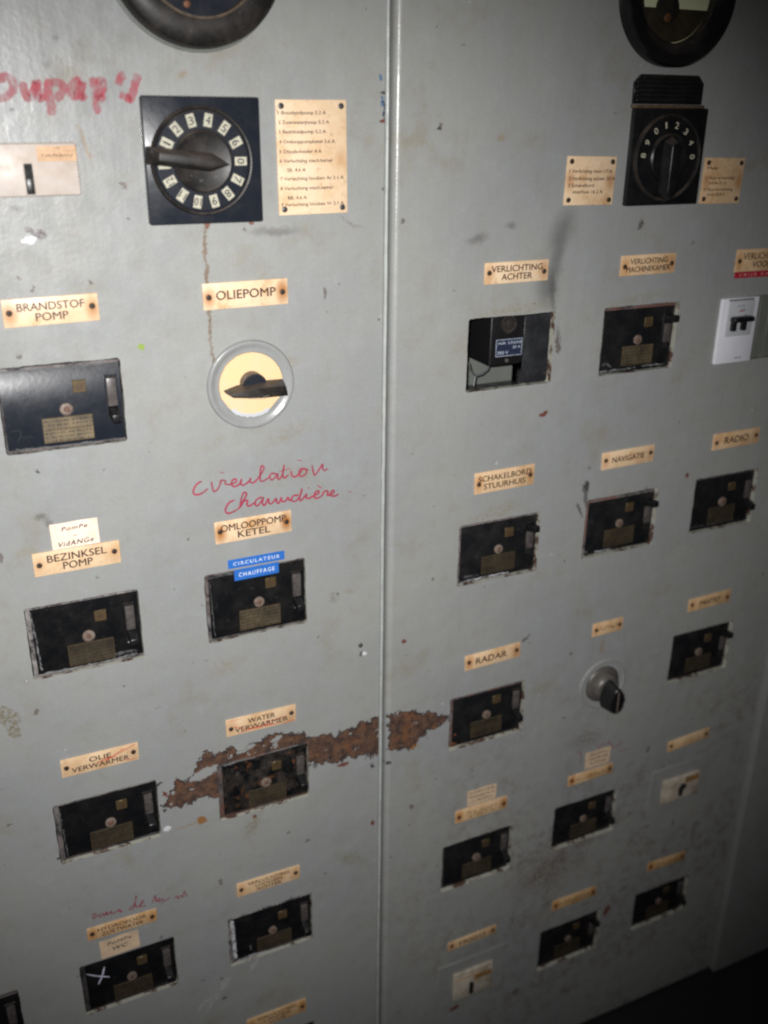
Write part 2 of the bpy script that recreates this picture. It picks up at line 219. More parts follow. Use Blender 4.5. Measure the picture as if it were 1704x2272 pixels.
# ---------------------------------------------------------------- node helpers
class NT:
    def __init__(self, name):
        self.m = bpy.data.materials.new(name); self.m.use_nodes = True
        self.t = self.m.node_tree; self.n = self.t.nodes; self.l = self.t.links
        self.b = self.n['Principled BSDF']
    def node(self, ty, **kw):
        n = self.n.new(ty)
        for k, v in kw.items(): setattr(n, k, v)
        return n
    def link(self, a, b): self.l.new(a, b)
    def val(self, sock, v):
        if isinstance(v, bpy.types.NodeSocket): self.l.new(v, sock)
        else: sock.default_value = v
    def math(self, op, a, b=0.0, clamp=False):
        n = self.node('ShaderNodeMath', operation=op, use_clamp=clamp); self.val(n.inputs[0], a); self.val(n.inputs[1], b); return n.outputs[0]
    def vmath(self, op, a, b):
        n = self.node('ShaderNodeVectorMath', operation=op); self.val(n.inputs[0], a); self.val(n.inputs[1], b); return n.outputs[0]
    def vscale(self, a, s):
        n = self.node('ShaderNodeVectorMath', operation='SCALE'); self.val(n.inputs[0], a); self.val(n.inputs['Scale'], s); return n.outputs[0]
    def mix(self, fac, a, b):
        n = self.node('ShaderNodeMix', data_type='RGBA'); self.val(n.inputs[0], fac); self.val(n.inputs[6], a); self.val(n.inputs[7], b); return n.outputs[2]
    smooth = False
    def ramp(self, v, lo, hi, a=0.0, b=1.0, lin=False):
        n = self.node('ShaderNodeMapRange'); n.clamp = not (self.smooth or lin)
        if self.smooth and not lin: n.interpolation_type = 'SMOOTHSTEP'
        self.val(n.inputs[0], v); self.val(n.inputs[1], lo); self.val(n.inputs[2], hi); self.val(n.inputs[3], a); self.val(n.inputs[4], b); return n.outputs[0]
    def noise(self, vec, scale, detail=2.0, rough=0.5, color=False):
        n = self.node('ShaderNodeTexNoise'); self.val(n.inputs['Vector'], vec); n.inputs['Scale'].default_value = scale
        n.inputs['Detail'].default_value = detail; n.inputs['Roughness'].default_value = rough
        return n.outputs['Color'] if color else n.outputs['Fac']
    def objco(self):
        return self.node('ShaderNodeTexCoord').outputs['Object']
    def rand(self):
        return self.node('ShaderNodeObjectInfo').outputs['Random']
    def attr(self, name):
        n = self.node('ShaderNodeAttribute', attribute_type='OBJECT', attribute_name=name); return n.outputs['Fac']
    def bump(self, h, strength=0.3, dist=0.001):
        n = self.node('ShaderNodeBump'); self.val(n.inputs['Height'], h); self.val(n.inputs['Strength'], strength); n.inputs['Distance'].default_value = dist
        return n.outputs['Normal']
    def rndco(self):      # object coordinates shifted per object, so copies do not repeat
        c = self.objco(); r = self.rand()
        cv = self.node('ShaderNodeCombineXYZ'); self.val(cv.inputs[0], self.math('MULTIPLY', r, 37.0)); self.val(cv.inputs[1], self.math('MULTIPLY', r, 11.0)); self.val(cv.inputs[2], self.math('MULTIPLY', r, 5.0))
        return self.vmath('ADD', c, cv.outputs[0])

def rgb(r, g, b): return (r, g, b, 1.0)

def simple(name, col, rough=0.5, metal=0.0, var=0.15, scale=120.0, bump=0.0, col2=None):
    m = NT(name); co = m.rndco()
    n1 = m.noise(co, scale, 4, 0.6)
    c2 = col2 if col2 else tuple(c * (1 - var * 2) for c in col)
    c = m.mix(m.ramp(n1, 0.35, 0.65), rgb(*c2), rgb(*col))
    m.link(c, m.b.inputs['Base Color'])
    m.val(m.b.inputs['Roughness'], m.ramp(n1, 0.3, 0.7, rough + 0.12, max(0.05, rough - 0.08)))
    m.b.inputs['Metallic'].default_value = metal
    if bump: m.link(m.bump(m.noise(co, scale * 3, 3), bump, 0.0006), m.b.inputs['Normal'])
    return m.m

PAINT_A = rgb(0.255, 0.263, 0.264); PAINT_B = rgb(0.282, 0.287, 0.272)

STAIN = {'drip': ((0.14, 0.075, 0.03), 0.75), 'rusty': ((0.16, 0.05, 0.03), 0.8), 'purple': ((0.05, 0.025, 0.035), 0.85), 'white': ((0.62, 0.62, 0.64), 0.95),
    'smoke': ((0.10, 0.09, 0.09), 0.55), 'black': ((0.012, 0.01, 0.012), 0.8), 'brown': ((0.07, 0.035, 0.025), 0.58), 'green': ((0.22, 0.32, 0.03), 0.85), 'tan': ((0.24, 0.15, 0.06), 0.5),
    'olive': ((0.15, 0.12, 0.06), 0.75), 'blue': ((0.05, 0.13, 0.24), 0.75), 'navy': ((0.01, 0.02, 0.06), 0.9), 'rust': ((0.13, 0.03, 0.02), 0.9), 'soot': ((0.035, 0.032, 0.03), 0.45),
    'sootd': ((0.02, 0.018, 0.018), 0.62), 'orange': ((0.24, 0.10, 0.02), 0.9), 'white2': ((0.5, 0.5, 0.52), 0.45), 'brown2': ((0.10, 0.055, 0.03), 0.42), 'tan2': ((0.22, 0.18, 0.10), 0.4), 'olive2': ((0.16, 0.14, 0.06), 0.55)}
SOFT = {'soot', 'smoke', 'tan2', 'brown2', 'olive2', 'tan', 'drip', 'white2'}

def door_material(side):
    m = NT('painted_sheet_steel_' + side); m.smooth = True; co0 = m.objco()
    cn = m.node('ShaderNodeCombineXYZ'); m.val(cn.inputs[2], -H)
    co = m.vmath('ADD', co0, cn.outputs[0])
    sep = m.node('ShaderNodeSeparateXYZ'); m.link(co, sep.inputs[0]); x, z = sep.outputs[0], sep.outputs[2]
    # wobble of the stain outlines
    w1 = m.vscale(m.vmath('SUBTRACT', m.noise(co, 55, 3, 0.6, True), (0.5, 0.5, 0.5)), 0.012)
    w2 = m.vscale(m.vmath('SUBTRACT', m.noise(co, 320, 2, 0.6, True), (0.5, 0.5, 0.5)), 0.007)
    cw = m.vmath('ADD', m.vmath('ADD', co, w1), w2)
    # base paint: broad patches, brush cloudiness, fine grain
    big = m.noise(co, 3.2, 4, 0.6)
    col = m.mix(m.ramp(big, 0.35, 0.65), PAINT_A, PAINT_B)
    mid = m.noise(co, 26, 5, 0.7)
    col = m.mix(m.ramp(mid, 0.50, 0.75, 0.0, 0.30), col, rgb(0.20, 0.18, 0.145))
    col = m.mix(m.ramp(mid, 0.50, 0.28, 0.0, 0.25), col, rgb(0.34, 0.345, 0.355))
    # rising grime towards the foot of the right-hand door: dense brown mottling
    low = m.math('MULTIPLY', m.ramp(z, -0.62, -1.15), m.ramp(x, 0.35, 0.75))
    mott = m.noise(co, 48, 6, 0.74)
    col = m.mix(m.math('MULTIPLY', m.math('MULTIPLY', m.ramp(mott, 0.42, 0.72, 0.0, 0.8), m.ramp(m.noise(co, 7.0, 3, 0.6), 0.36, 0.62, 0.15, 1.0)), low), col, rgb(0.11, 0.075, 0.055))
    # yellow-brown film in clouds
    film = m.ramp(m.noise(cw, 11, 4, 0.65), 0.56, 0.74, 0.0, 0.38)
    col = m.mix(film, col, rgb(0.21, 0.175, 0.10))
    # tiny chips and specks
    for sc, thr, cc, st in ((38, 0.10, (0.06, 0.04, 0.03), 0.6), (62, 0.085, (0.09, 0.045, 0.03), 0.6), (30, 0.055, (0.5, 0.5, 0.5), 0.6), (21, 0.05, (0.04, 0.03, 0.03), 0.6)):
        v = m.node('ShaderNodeTexVoronoi'); m.link(m.vmath('ADD', cw, (sc * .37, 0.2, sc * .11)), v.inputs['Vector']); v.inputs['Scale'].default_value = sc
        sp = m.node('ShaderNodeSeparateColor'); m.link(v.outputs['Color'], sp.inputs[0])
        lim = m.math('MULTIPLY', m.ramp(sp.outputs[0], 0.72, 1.0), thr)
        mk = m.math('LESS_THAN', v.outputs['Distance'], lim)
        col = m.mix(m.math('MULTIPLY', mk, st), col, rgb(*cc))
    # stains with a place of their own
    patchy = m.ramp(m.noise(co, 200, 3, 0.7), 0.40, 0.58, 0.12, 1.0)
    lim_lo, lim_hi = (-1, 0.478) if side == 'a' else (0.474, 2)
    for (u, v, ru, rv, an, k) in T['stains']:
        if not (lim_lo < u < lim_hi): continue
        cc, st = STAIN[k]
        mp = m.node('ShaderNodeMapping', vector_type='TEXTURE')
        m.link(cw, mp.inputs['Vector']); mp.inputs['Location'].default_value = (u, 0, v); mp.inputs['Rotation'].default_value = (0, -math.radians(an), 0)
        mp.inputs['Scale'].default_value = (ru, 50.0, rv)
        ln = m.node('ShaderNodeVectorMath', operation='LENGTH'); m.link(mp.outputs[0], ln.inputs[0])
        mk = m.ramp(ln.outputs['Value'], 1.45, 0.1, 0, st) if k in SOFT else m.ramp(ln.outputs['Value'], 1.15, 0.8, 0, st)
        if k in ('purple', 'olive', 'white2', 'brown2', 'tan2', 'olive2'):
            mk = m.math('MULTIPLY', mk, patchy)
        col = m.mix(mk, col, rgb(*cc))
    # the flaked rust band
    x0, x1, z0, z1 = 0.15, 0.60, -0.92, -0.70
    xn = m.ramp(m.math('ADD', x, m.vmath('MULTIPLY', w2, (1, 0, 0)) if False else 0.0), x0, x1, 0, 1, True)
    def curve(pts, dv):
        n = m.node('ShaderNodeFloatCurve'); c = n.mapping.curves[0]
        P = [((u - x0) / (x1 - x0), (v + dv - z0) / (z1 - z0)) for u, v in pts]
        P = [(0.0, P[0][1])] + P + [(1.0, P[-1][1])]
        while len(c.points) < len(P): c.points.new(0.5, 0.5)
        for q, pt in zip(c.points, P): q.location = pt; q.handle_type = 'VECTOR'
        n.mapping.update(); m.link(xn, n.inputs['Value'])
        return m.ramp(n.outputs[0], 0, 1, z0, z1, True)
    top = curve(T['rust_top'], 0.0); bot = curve(T['rust_bot'], 0.0)
    d = m.math('MINIMUM', m.math('SUBTRACT', top, z), m.math('SUBTRACT', z, bot))
    d = m.math('MINIMUM', d, m.math('MINIMUM', m.math('SUBTRACT', x, 0.168), m.math('SUBTRACT', 0.576, x)))
    if side == 'b': d = m.math('MINIMUM', d, m.math('SUBTRACT', x, 0.4835))
    rag = m.math('SUBTRACT', m.noise(co, 85, 5, 0.68), 0.47)
    dr = m.math('ADD', d, m.math('MULTIPLY', rag, 0.042))
    keep = m.math('LESS_THAN', m.noise(m.vmath('ADD', co, (3.1, 0, 0)), 70, 4, 0.6), 0.625)
    mask = m.math('MULTIPLY', m.ramp(dr, 0.0008, 0.0020), keep)
    gate = m.ramp(d, -0.013, -0.010); mask = m.math('MULTIPLY', mask, gate)
    mask0 = mask
    for (gu_, gv_, ra_, rb_, an_) in (T['gaps'] if side == 'a' else []):
        mp = m.node('ShaderNodeMapping', vector_type='TEXTURE'); m.link(cw, mp.inputs['Vector']); mp.inputs['Location'].default_value = (gu_, 0, gv_)
        mp.inputs['Rotation'].default_value = (0, -math.radians(an_), 0); mp.inputs['Scale'].default_value = (ra_, 50.0, rb_)
        ln = m.node('ShaderNodeVectorMath', operation='LENGTH'); m.link(mp.outputs[0], ln.inputs[0]); mask = m.math('MULTIPLY', mask, m.ramp(ln.outputs['Value'], 0.9, 1.05))
    rn = m.noise(co, 85, 5, 0.66); rn2 = m.noise(co, 34, 3, 0.6)
    rc = m.mix(m.ramp(rn, 0.32, 0.68), rgb(0.030, 0.017, 0.015), rgb(0.125, 0.062, 0.034))
    rc = m.mix(m.math('MULTIPLY', m.ramp(rn2, 0.52, 0.68), m.ramp(rn, 0.40, 0.62)), rc, rgb(0.17, 0.062, 0.022))
    rc = m.mix(m.ramp(dr, 0.008, 0.001, 0.0, 0.85), rc, rgb(0.014, 0.011, 0.014))  # black flakes plus the edge shadow of the lifted paint, put into the colour
    col = m.mix(mask, col, rc)
    grain = m.noise(co, 720, 2, 0.7, True)       # fine tooth of the paint
    gm = m.node('ShaderNodeMix', data_type='RGBA', blend_type='OVERLAY'); gm.inputs[0].default_value = 0.24; m.link(col, gm.inputs[6]); m.link(grain, gm.inputs[7])
    m.link(gm.outputs[2], m.b.inputs['Base Color'])
    ro = m.ramp(m.noise(co, 40, 3), 0.3, 0.7, 0.27, 0.42)
    m.link(m.mix(mask, ro, rgb(0.9, 0.9, 0.9)), m.b.inputs['Roughness'])
    hgt = m.math('ADD', m.math('MULTIPLY', m.noise(co, 210, 3, 0.6), 0.34), m.math('MULTIPLY', m.noise(co, 24, 4, 0.6), 0.9))
    hgt = m.math('ADD', hgt, m.math('MULTIPLY', m.noise(m.vmath('MULTIPLY', co, (1.0, 1.0, 0.10)), 75, 3), 0.6))
    hgt = m.math('SUBTRACT', hgt, m.math('MULTIPLY', mask0, 1.6))
    n1_ = m.bump(hgt, 0.6, 0.0009)
    b2 = m.node('ShaderNodeBump'); m.link(m.noise(co, 130, 6, 0.72), b2.inputs['Height']); m.link(mask, b2.inputs['Strength']); b2.inputs['Distance'].default_value = 0.0014; m.link(n1_, b2.inputs['Normal'])
    m.link(b2.outputs['Normal'], m.b.inputs['Normal'])
    return m.m

def bakelite(name, dust=0.14, rust=0.0, base=(0.0055, 0.006, 0.007), rough=0.30):
    m = NT(name); co = m.rndco()
    n1 = m.noise(co, 45, 5, 0.65); n2 = m.noise(co, 160, 4, 0.7)
    col = m.mix(m.ramp(n1, 0.42, 0.75, 0, dust), rgb(*base), rgb(0.075, 0.062, 0.052))
    col = m.mix(m.ramp(n2, 0.62, 0.72, 0, dust), col, rgb(0.13, 0.12, 0.115))
    if rust:
        r = m.ramp(m.noise(co, 60, 4, 0.7), 0.56, 0.64, 0, rust)
        col = m.mix(r, col, m.mix(m.ramp(n2, 0.4, 0.6), rgb(0.16, 0.06, 0.02), rgb(0.05, 0.03, 0.025)))
    geo = m.node('ShaderNodeNewGeometry'); sp = m.node('ShaderNodeSeparateXYZ'); m.link(geo.outputs['Normal'], sp.inputs[0])
    up = m.math('MULTIPLY', m.ramp(sp.outputs[2], 0.25, 0.8, 0, 0.75), m.ramp(n1, 0.3, 0.6, 0.3, 1.0))      # dust lies on what faces up
    col = m.mix(up, col, rgb(0.095, 0.074, 0.062))
    m.link(col, m.b.inputs['Base Color'])
    m.val(m.b.inputs['Roughness'], m.ramp(n1, 0.35, 0.7, rough, rough + 0.12)); m.b.inputs['Specular IOR Level'].default_value = 0.35
    m.link(m.bump(m.noise(co, 220, 3), 0.15, 0.0005), m.b.inputs['Normal'])
    return m.m

def rim_material(name, light=0.5, rust=0.2):
    m = NT(name); co = m.rndco()
    n1 = m.noise(co, 55, 5, 0.7); n2 = m.noise(co, 23, 3, 0.6)
    col = m.mix(m.ramp(n1, 0.38, 0.60, 0, light), rgb(0.016, 0.014, 0.016), rgb(0.30, 0.28, 0.27))
    col = m.mix(m.ramp(n2, 0.46, 0.58, 0, rust), col, rgb(0.12, 0.055, 0.042))
    m.link(col, m.b.inputs['Base Color']); m.b.inputs['Roughness'].default_value = 0.7
    m.link(m.bump(n1, 0.4, 0.0008), m.b.inputs['Normal'])
    return m.m

def label_material():
    m = NT('aged_cream_plate'); co = m.objco(); rc = m.rndco()
    sep = m.node('ShaderNodeSeparateXYZ'); m.link(co, sep.inputs[0])
    n1 = m.noise(rc, 34, 4, 0.65); n2 = m.noise(rc, 150, 4, 0.7)
    r = m.rand(); age = m.attr('age')
    col = m.mix(m.ramp(n1, 0.3, 0.7), rgb(0.77, 0.605, 0.43), rgb(0.66, 0.455, 0.265))
    col = m.mix(m.math('MULTIPLY', age, 0.9), col, m.mix(m.ramp(n1, 0.4, 0.6), rgb(0.60, 0.37, 0.16), rgb(0.43, 0.24, 0.09)))
    # rust bleeding from the two screws
    sx = m.attr('sx')
    dx = m.math('SUBTRACT', m.math('ABSOLUTE', sep.outputs[0]), sx)
    wob = m.math('MULTIPLY', m.math('SUBTRACT', n1, 0.5), 0.012)
    dz = m.math('MULTIPLY', m.math('ADD', sep.outputs[2], wob), 0.62)
    dist = m.math('SQRT', m.math('ADD', m.math('MULTIPLY', dx, dx), m.math('MULTIPLY', dz, dz)))
    st = m.math('MULTIPLY', m.ramp(m.math('ADD', dist, wob), 0.0095, 0.002, 0, 0.95), m.attr('rust'))
    col = m.mix(st, col, rgb(0.36, 0.13, 0.022))
    col = m.mix(m.math('MULTIPLY', m.ramp(n1, 0.56, 0.70, 0, 0.7), m.attr('rust')), col, rgb(0.42, 0.20, 0.055))
    col = m.mix(m.ramp(n2, 0.58, 0.72, 0, 0.5), col, rgb(0.24, 0.14, 0.065))
    gm = m.vmath('ADD', m.vscale(m.vmath('SUBTRACT', m.noise(co, 720, 2, 0.7, True), (0.5, 0.5, 0.5)), 0.2), (1, 1, 1))
    m.link(m.vmath('MULTIPLY', col, gm), m.b.inputs['Base Color'])
    m.val(m.b.inputs['Roughness'], m.ramp(n1, 0.3, 0.7, 0.35, 0.6))
    m.link(m.bump(n2, 0.15, 0.0004), m.b.inputs['Normal'])
    return m.m

def ink(name, col, lo=0.55, wear=0.5, scale=140.0):
    m = NT(name); co = m.rndco(); n = m.noise(co, scale, 3, 0.6)
    m.b.inputs['Base Color'].default_value = rgb(*col); m.b.inputs['Roughness'].default_value = 0.55
    m.val(m.b.inputs['Alpha'], m.ramp(n, 0.35, wear + 0.12, lo, 1.0))
    return m.m

def gauge_print(name='brass_nameplate', k=1.0):
    m = NT(name); co = m.objco(); rc = m.rndco()
    sep = m.node('ShaderNodeSeparateXYZ'); m.link(co, sep.inputs[0])
    n = m.noise(rc, 50, 4, 0.7)
    col = m.mix(m.ramp(n, 0.32, 0.68), rgb(0.040 * k, 0.032 * k, 0.022 * k), rgb(0.115 * k, 0.088 * k, 0.052 * k))
    sq = m.node('ShaderNodeCombineXYZ'); m.val(sq.inputs[0], m.math('MULTIPLY', sep.outputs[0], 1.0)); m.val(sq.inputs[2], m.math('MULTIPLY', sep.outputs[2], 0.12))
    ch = m.ramp(m.noise(m.vmath('ADD', sq.outputs[0], (0.3, 0, 0)), 620, 1), 0.45, 0.55)
    ln = m.ramp(m.math('SINE', m.math('MULTIPLY', sep.outputs[2], 1500.0)), 0.1, 0.5)
    col = m.mix(m.math('MULTIPLY', m.math('MULTIPLY', ch, ln), 0.75), col, rgb(0.02, 0.016, 0.012))
    m.link(col, m.b.inputs['Base Color']); m.b.inputs['Metallic'].default_value = 0.25; m.b.inputs['Roughness'].default_value = 0.55
    return m.m

MT = {}
MT['door_a'] = door_material('a'); MT['door_b'] = door_material('b')
def cut_edge():
    m = NT('cream_paint_on_cut_edges'); co = m.objco(); n = m.noise(co, 60, 4, 0.65)
    m.link(m.mix(m.ramp(n, 0.49, 0.60), rgb(0.37, 0.37, 0.315), rgb(0.085, 0.045, 0.032)), m.b.inputs['Base Color']); m.b.inputs['Roughness'].default_value = 0.5
    return m.m
MT['cut_edge'] = cut_edge()
MT['paint'] = simple('grey_paint', (0.27, 0.275, 0.272), 0.42, 0, 0.06, 30, 0.25, (0.235, 0.235, 0.225))
MT['paint_bead'] = simple('grey_paint_gloss', (0.38, 0.40, 0.385), 0.34, 0, 0.05, 60, 0.0, (0.31, 0.325, 0.315))
MT['paint_dark'] = simple('dirty_grey_paint', (0.10, 0.10, 0.10), 0.55, 0, 0.2, 40, 0.2)
MT['inner'] = simple('inside_steel', (0.055, 0.055, 0.055), 0.6, 0, 0.2, 30, 0.2)
MT['inner_light'] = simple('pale_inner_board', (0.13, 0.14, 0.125), 0.6, 0, 0.1, 30, 0.1)
MT['bake'] = bakelite('black_bakelite'); MT['bake_clean'] = bakelite('black_bakelite_clean', 0.11, 0, (0.0060, 0.0065, 0.0075), 0.24)
MT['bake_blue'] = bakelite('blue_black_bakelite', 0.10, 0, (0.0125, 0.0155, 0.0225), 0.27)
MT['bake_rust'] = bakelite('rusty_bakelite', 0.7, 0.9)
MT['bake_brown'] = bakelite('worn_brown_bakelite', 0.42, 0, (0.011, 0.010, 0.0095), 0.42)
MT['rim'] = rim_material('dusty_rim'); MT['rim_light'] = rim_material('paint_smeared_rim', 0.9, 0.05); MT['rim_rust'] = rim_material('rusty_rim', 0.35, 0.85)
MT['rim_dark'] = rim_material('dark_rim', 0.15, 0.1)
MT['label'] = label_material(); MT['ink'] = ink('engraved_brown_ink', (0.055, 0.026, 0.020), 0.7, 0.45); MT['ink_faint'] = ink('worn_ink', (0.09, 0.045, 0.03), 0.25, 0.55)
MT['ink_black'] = ink('black_pen', (0.02, 0.02, 0.025), 0.7, 0.45)
MT['marker'] = ink('red_marker', (0.33, 0.042, 0.075), 0.55, 0.5); MT['marker_faded'] = ink('faded_red_marker', (0.44, 0.035, 0.065), 0.14, 0.70, 75.0); MT['marker_dark'] = ink('dark_red_marker', (0.34, 0.05, 0.08), 0.15, 0.68)
MT['scribble'] = ink('red_scribble', (0.58, 0.05, 0.03), 0.35, 0.6)
MT['paper'] = simple('yellowed_paper', (0.86, 0.70, 0.58), 0.8, 0, 0.05, 60, 0.1, (0.78, 0.60, 0.46)); MT['paper_old'] = simple('old_paper', (0.62, 0.46, 0.31), 0.8, 0, 0.1, 70, 0.1)
MT['screw'] = simple('rusty_screw', (0.075, 0.045, 0.03), 0.6, 0.3, 0.25, 500, 0.5); MT['screw_steel'] = simple('grey_screw', (0.10, 0.10, 0.105), 0.45, 0.5, 0.2, 400, 0.4)
MT['brass'] = gauge_print(); MT['brass_bright'] = gauge_print('bright_brass_nameplate', 1.7); MT['brass_dim'] = gauge_print('dim_brass_nameplate', 0.6); MT['brass_edge'] = simple('old_brass', (0.125, 0.088, 0.042), 0.45, 0.4, 0.2, 200, 0.2)  # same nameplate brass in a middle, a lighter and a darker tone
MT['rivet'] = simple('dull_grey_rivet', (0.21, 0.165, 0.135), 0.6, 0.1, 0.2, 180, 0.4, (0.11, 0.075, 0.06)); MT['rivet_core'] = simple('rusty_rivet_core', (0.15, 0.075, 0.05), 0.7, 0, 0.3, 400, 0.3)
MT['slider'] = simple('grey_slider', (0.105, 0.092, 0.088), 0.35, 0.1, 0.25, 160, 0.2); MT['black'] = simple('black_plastic', (0.008, 0.008, 0.009), 0.36, 0, 0.1, 200)
MT['void'] = simple('slot_black', (0.004, 0.004, 0.004), 0.7, 0, 0.1, 200)
MT['blue'] = simple('blue_tape', (0.028, 0.150, 0.52), 0.4, 0, 0.1, 60, 0.1); MT['red_tape'] = simple('red_tape', (0.42, 0.018, 0.035), 0.4, 0, 0.1, 60, 0.1); MT['white_ink'] = ink('white_embossing', (0.72, 0.80, 0.92), 0.35, 0.5, 300)
MT['pink_ink'] = ink('pale_embossing', (0.75, 0.35, 0.35), 0.3, 0.5, 300)
MT['white'] = simple('white_plastic', (0.74, 0.74, 0.80), 0.4, 0, 0.03, 40, 0.05); MT['white_grey'] = simple('pale_grey_plastic', (0.50, 0.515, 0.54), 0.4, 0, 0.04, 60, 0.05)
MT['ivory'] = simple('stained_ivory_plastic', (0.52, 0.465, 0.425), 0.42, 0, 0.1, 34, 0.15, (0.42, 0.345, 0.28)); MT['ivory_dirty'] = simple('dirty_ivory_plastic', (0.55, 0.49, 0.40), 0.5, 0, 0.2, 40, 0.2, (0.30, 0.25, 0.19))
MT['card'] = simple('tan_card', (0.60, 0.385, 0.225), 0.6, 0, 0.08, 80, 0.1); MT['card_brown'] = simple('brown_card', (0.30, 0.16, 0.055), 0.6, 0, 0.15, 80, 0.1)
MT['cream'] = simple('cream_disc', (0.76, 0.52, 0.275), 0.45, 0, 0.05, 28, 0.15, (0.68, 0.50, 0.31)); MT['tile'] = simple('ivory_number_tile', (0.47, 0.45, 0.35), 0.5, 0, 0.12, 200)
MT['plate_grey'] = simple('scuffed_dark_plate', (0.042, 0.044, 0.049), 0.35, 0.2, 0.3, 50, 0.2); MT['wire'] = simple('grey_wire', (0.08, 0.085, 0.09), 0.5)
MT['nameplate_blue'] = simple('blue_black_nameplate', (0.02, 0.03, 0.06), 0.4, 0, 0.2, 300); MT['silver_ink'] = ink('silver_print', (0.45, 0.5, 0.6), 0.4, 0.5, 300)
MT['face'] = simple('gauge_scale_card', (0.80, 0.80, 0.62), 0.5, 0, 0.04, 60, 0, (0.74, 0.75, 0.56)); MT['face_dark'] = simple('gauge_lower_mask', (0.045, 0.032, 0.02), 0.5, 0, 0.3, 60, 0.2)
MT['copper'] = simple('coppery_screw', (0.20, 0.085, 0.04), 0.5, 0.4, 0.2, 300, 0.2)
MT['hub'] = simple('dull_aluminium', (0.125, 0.115, 0.105), 0.42, 0.2, 0.2, 90, 0.2); MT['strip'] = simple('grey_green_blank', (0.145, 0.155, 0.135), 0.5, 0, 0.1, 40, 0.1)
MT['floor'] = simple('dark_deck_floor', (0.011, 0.012, 0.015), 0.6, 0, 0.2, 40, 0.4); MT['yellow_digit'] = ink('yellow_digit', (0.55, 0.50, 0.12), 0.6, 0.5, 300); MT['pale_digit'] = ink('pale_digit', (0.50, 0.48, 0.37), 0.7, 0.45, 300)
MT['smear_grey'] = ink('grey_paint_smear', (0.13, 0.135, 0.14), 0.0, 0.62, 130.0); MT['smear_pale'] = ink('pale_paint_smear', (0.22, 0.225, 0.225), 0.0, 0.55, 130.0); MT['smear_glint_white'] = ink('white_smear_and_glint', (0.52, 0.52, 0.56), 0.15, 0.5, 130.0); MT['smear_rust'] = ink('rust_smear', (0.17, 0.065, 0.025), 0.1, 0.5, 130.0)  # the white one is paint on most breakers, a painted highlight at two toggles
MT['wear'] = simple('worn_brown_edge', (0.115, 0.075, 0.045), 0.5, 0, 0.25, 120, 0.2)
def glass():
    m = NT('gauge_glass'); out = [x for x in m.n if x.type == 'OUTPUT_MATERIAL'][0]
    tr = m.node('ShaderNodeBsdfTransparent'); gl_ = m.node('ShaderNodeBsdfGlossy'); gl_.inputs['Roughness'].default_value = 0.14
    tr.inputs[0].default_value = rgb(0.95, 0.96, 0.88); mx = m.node('ShaderNodeMixShader'); mx.inputs[0].default_value = 0.07
    m.link(tr.outputs[0], mx.inputs[1]); m.link(gl_.outputs[0], mx.inputs[2]); m.link(mx.outputs[0], out.inputs['Surface']); return m.m
def glass_old():
    m = NT('gauge_glass'); m.b.inputs['Base Color'].default_value = rgb(0.95, 1, 0.95); m.b.inputs['Roughness'].default_value = 0.05
    m.b.inputs['Transmission Weight'].default_value = 1.0; m.b.inputs['IOR'].default_value = 1.02; m.b.inputs['Specular IOR Level'].default_value = 0.5
    return m.m
MT['glass'] = glass()

